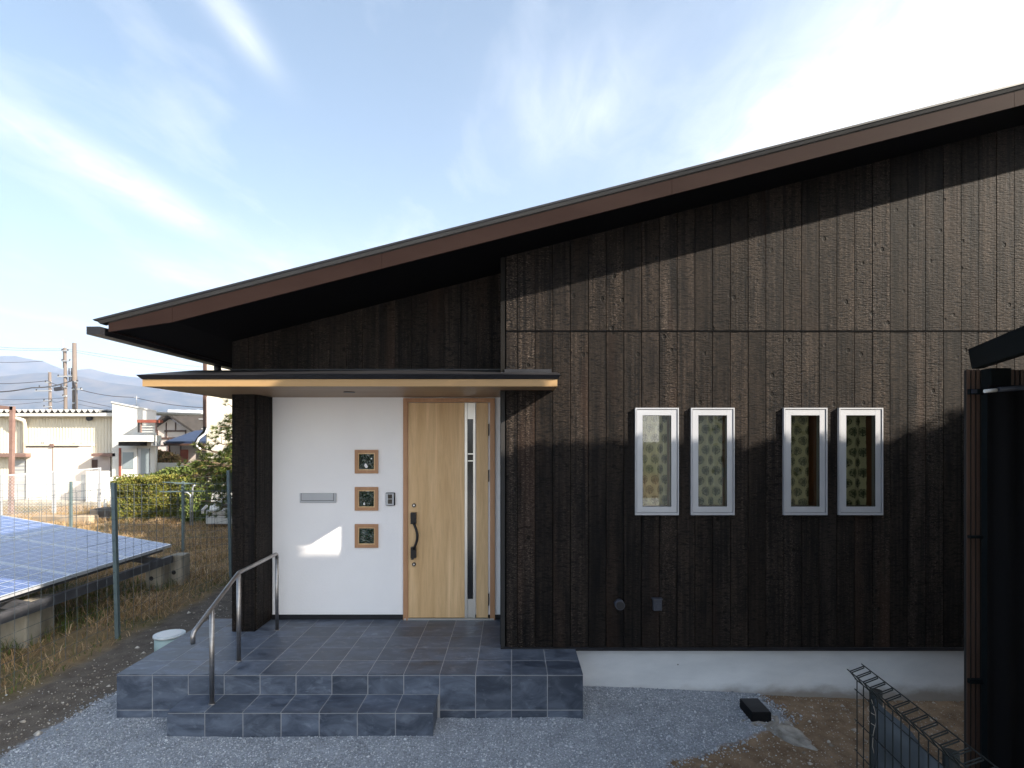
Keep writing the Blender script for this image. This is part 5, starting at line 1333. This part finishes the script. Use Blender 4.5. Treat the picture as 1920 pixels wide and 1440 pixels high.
# ------------------------------------------------------------------ unseen house added behind the camera; its roofline is set to shade the walls
nh = thing('neighbour_house', 'beige house added out of view behind the viewer to shade the lower walls', 'house', (7, 0, 0))
MB().box(3.0, 9.1, -1.0, 2.5, -.3, 5.50).build('wall', grain('beige_render', (.66,.63,.58), (.72,.69,.64), .9), nh)
MB().box(2.9, 9.2, -1.1, 2.55, 5.501, 5.60).build('roof', M['tile_roof'], nh)
MB().extr([(9.1, 2.5, -.3), (17, 2.5, -.3), (17, 2.5, 6.2), (13.2, 2.5, 8.0), (9.1, 2.5, 5.6)], (0, -3.5, 0)).build('wall', bpy.data.materials['beige_render'], nh)
for q_ in ((3.6, 4.6, 3.6, 4.8), (6.2, 7.4, 3.6, 4.8), (6.0, 7.6, .9, 2.1)):
    wn = MB().box(q_[0], q_[1], 2.5, 2.54, q_[2], q_[3]).build('window', M['alu'], nh)
    MB().box(q_[0] + .06, q_[1] - .06, 2.541, 2.548, q_[2] + .06, q_[3] - .06).build('pane', M['glass_far'], wn)

ev = thing('shade_foliage', 'row of foliage added out of view on the right to soften the shade on the walls', 'tree', (6.5, 2.9, 0))  # unseen foliage added to blur the shade line on the walls
pts = []
for _ in range(17500):
    x = R.uniform(2.75, 11.0); y = 2.9 + R.uniform(-.3, .3) if x > 4.0 else R.uniform(2.45, 2.75)
    if x < .96 * y + .16: continue
    u_ = x + 2.01 * (y - 2.9)
    top = 4.98 + .12 * mnoise.noise(Vector((x * .9, 1, 0))) + (max(0, x - 8.6) * .42)
    if 4.20 < u_ < 4.82: top -= .62  # top lowered along the sun rays to leave the lit patch
    elif u_ < 4.20: top += .24
    z = top + .26 - abs(R.gauss(0, .36)) if R.random() < .7 else R.uniform(1.5, top)
    if z > top and R.random() < .25 + (z - top) * 2.2: continue
    pts.append((x, y, z - 1.25 * (y - 2.9)))
leaf_cloud('crown', pts, .07, M['weed'], ev)
for x in (3.3, 5.9, 7.6, 9.3, 10.7): MB().tube([(x, 2.9, -.2), (x + .05, 2.88, 2.6), (x, 2.9, 5.3)], .06, 8, True, [.08, .06, .03]).build('trunk', M['bark'], ev)
# ------------------------------------------------------------------ haze
HAZE = 0.00024
hzm = bpy.data.materials.new('valley_haze'); hzm.use_nodes = True; t = hzm.node_tree; t.nodes.clear(); k = NT(t)
pv = k.n('ShaderNodeVolumePrincipled', {'Color': (.66, .76, 1.0, 1), 'Density': HAZE, 'Anisotropy': .2})
k.n('ShaderNodeOutputMaterial', {'Volume': pv.outputs[0]})
hb_ = MB().box(-3950, 3950, -590, 5900, -1.6, 440).build('haze', hzm); hb_['kind'] = 'stuff'
for o in list(bpy.data.objects):
    if o.type == 'MESH' and o.name.startswith('haze'): o.visible_shadow = True
S.cycles.volume_bounces = 1
S.cycles.max_bounces = 8
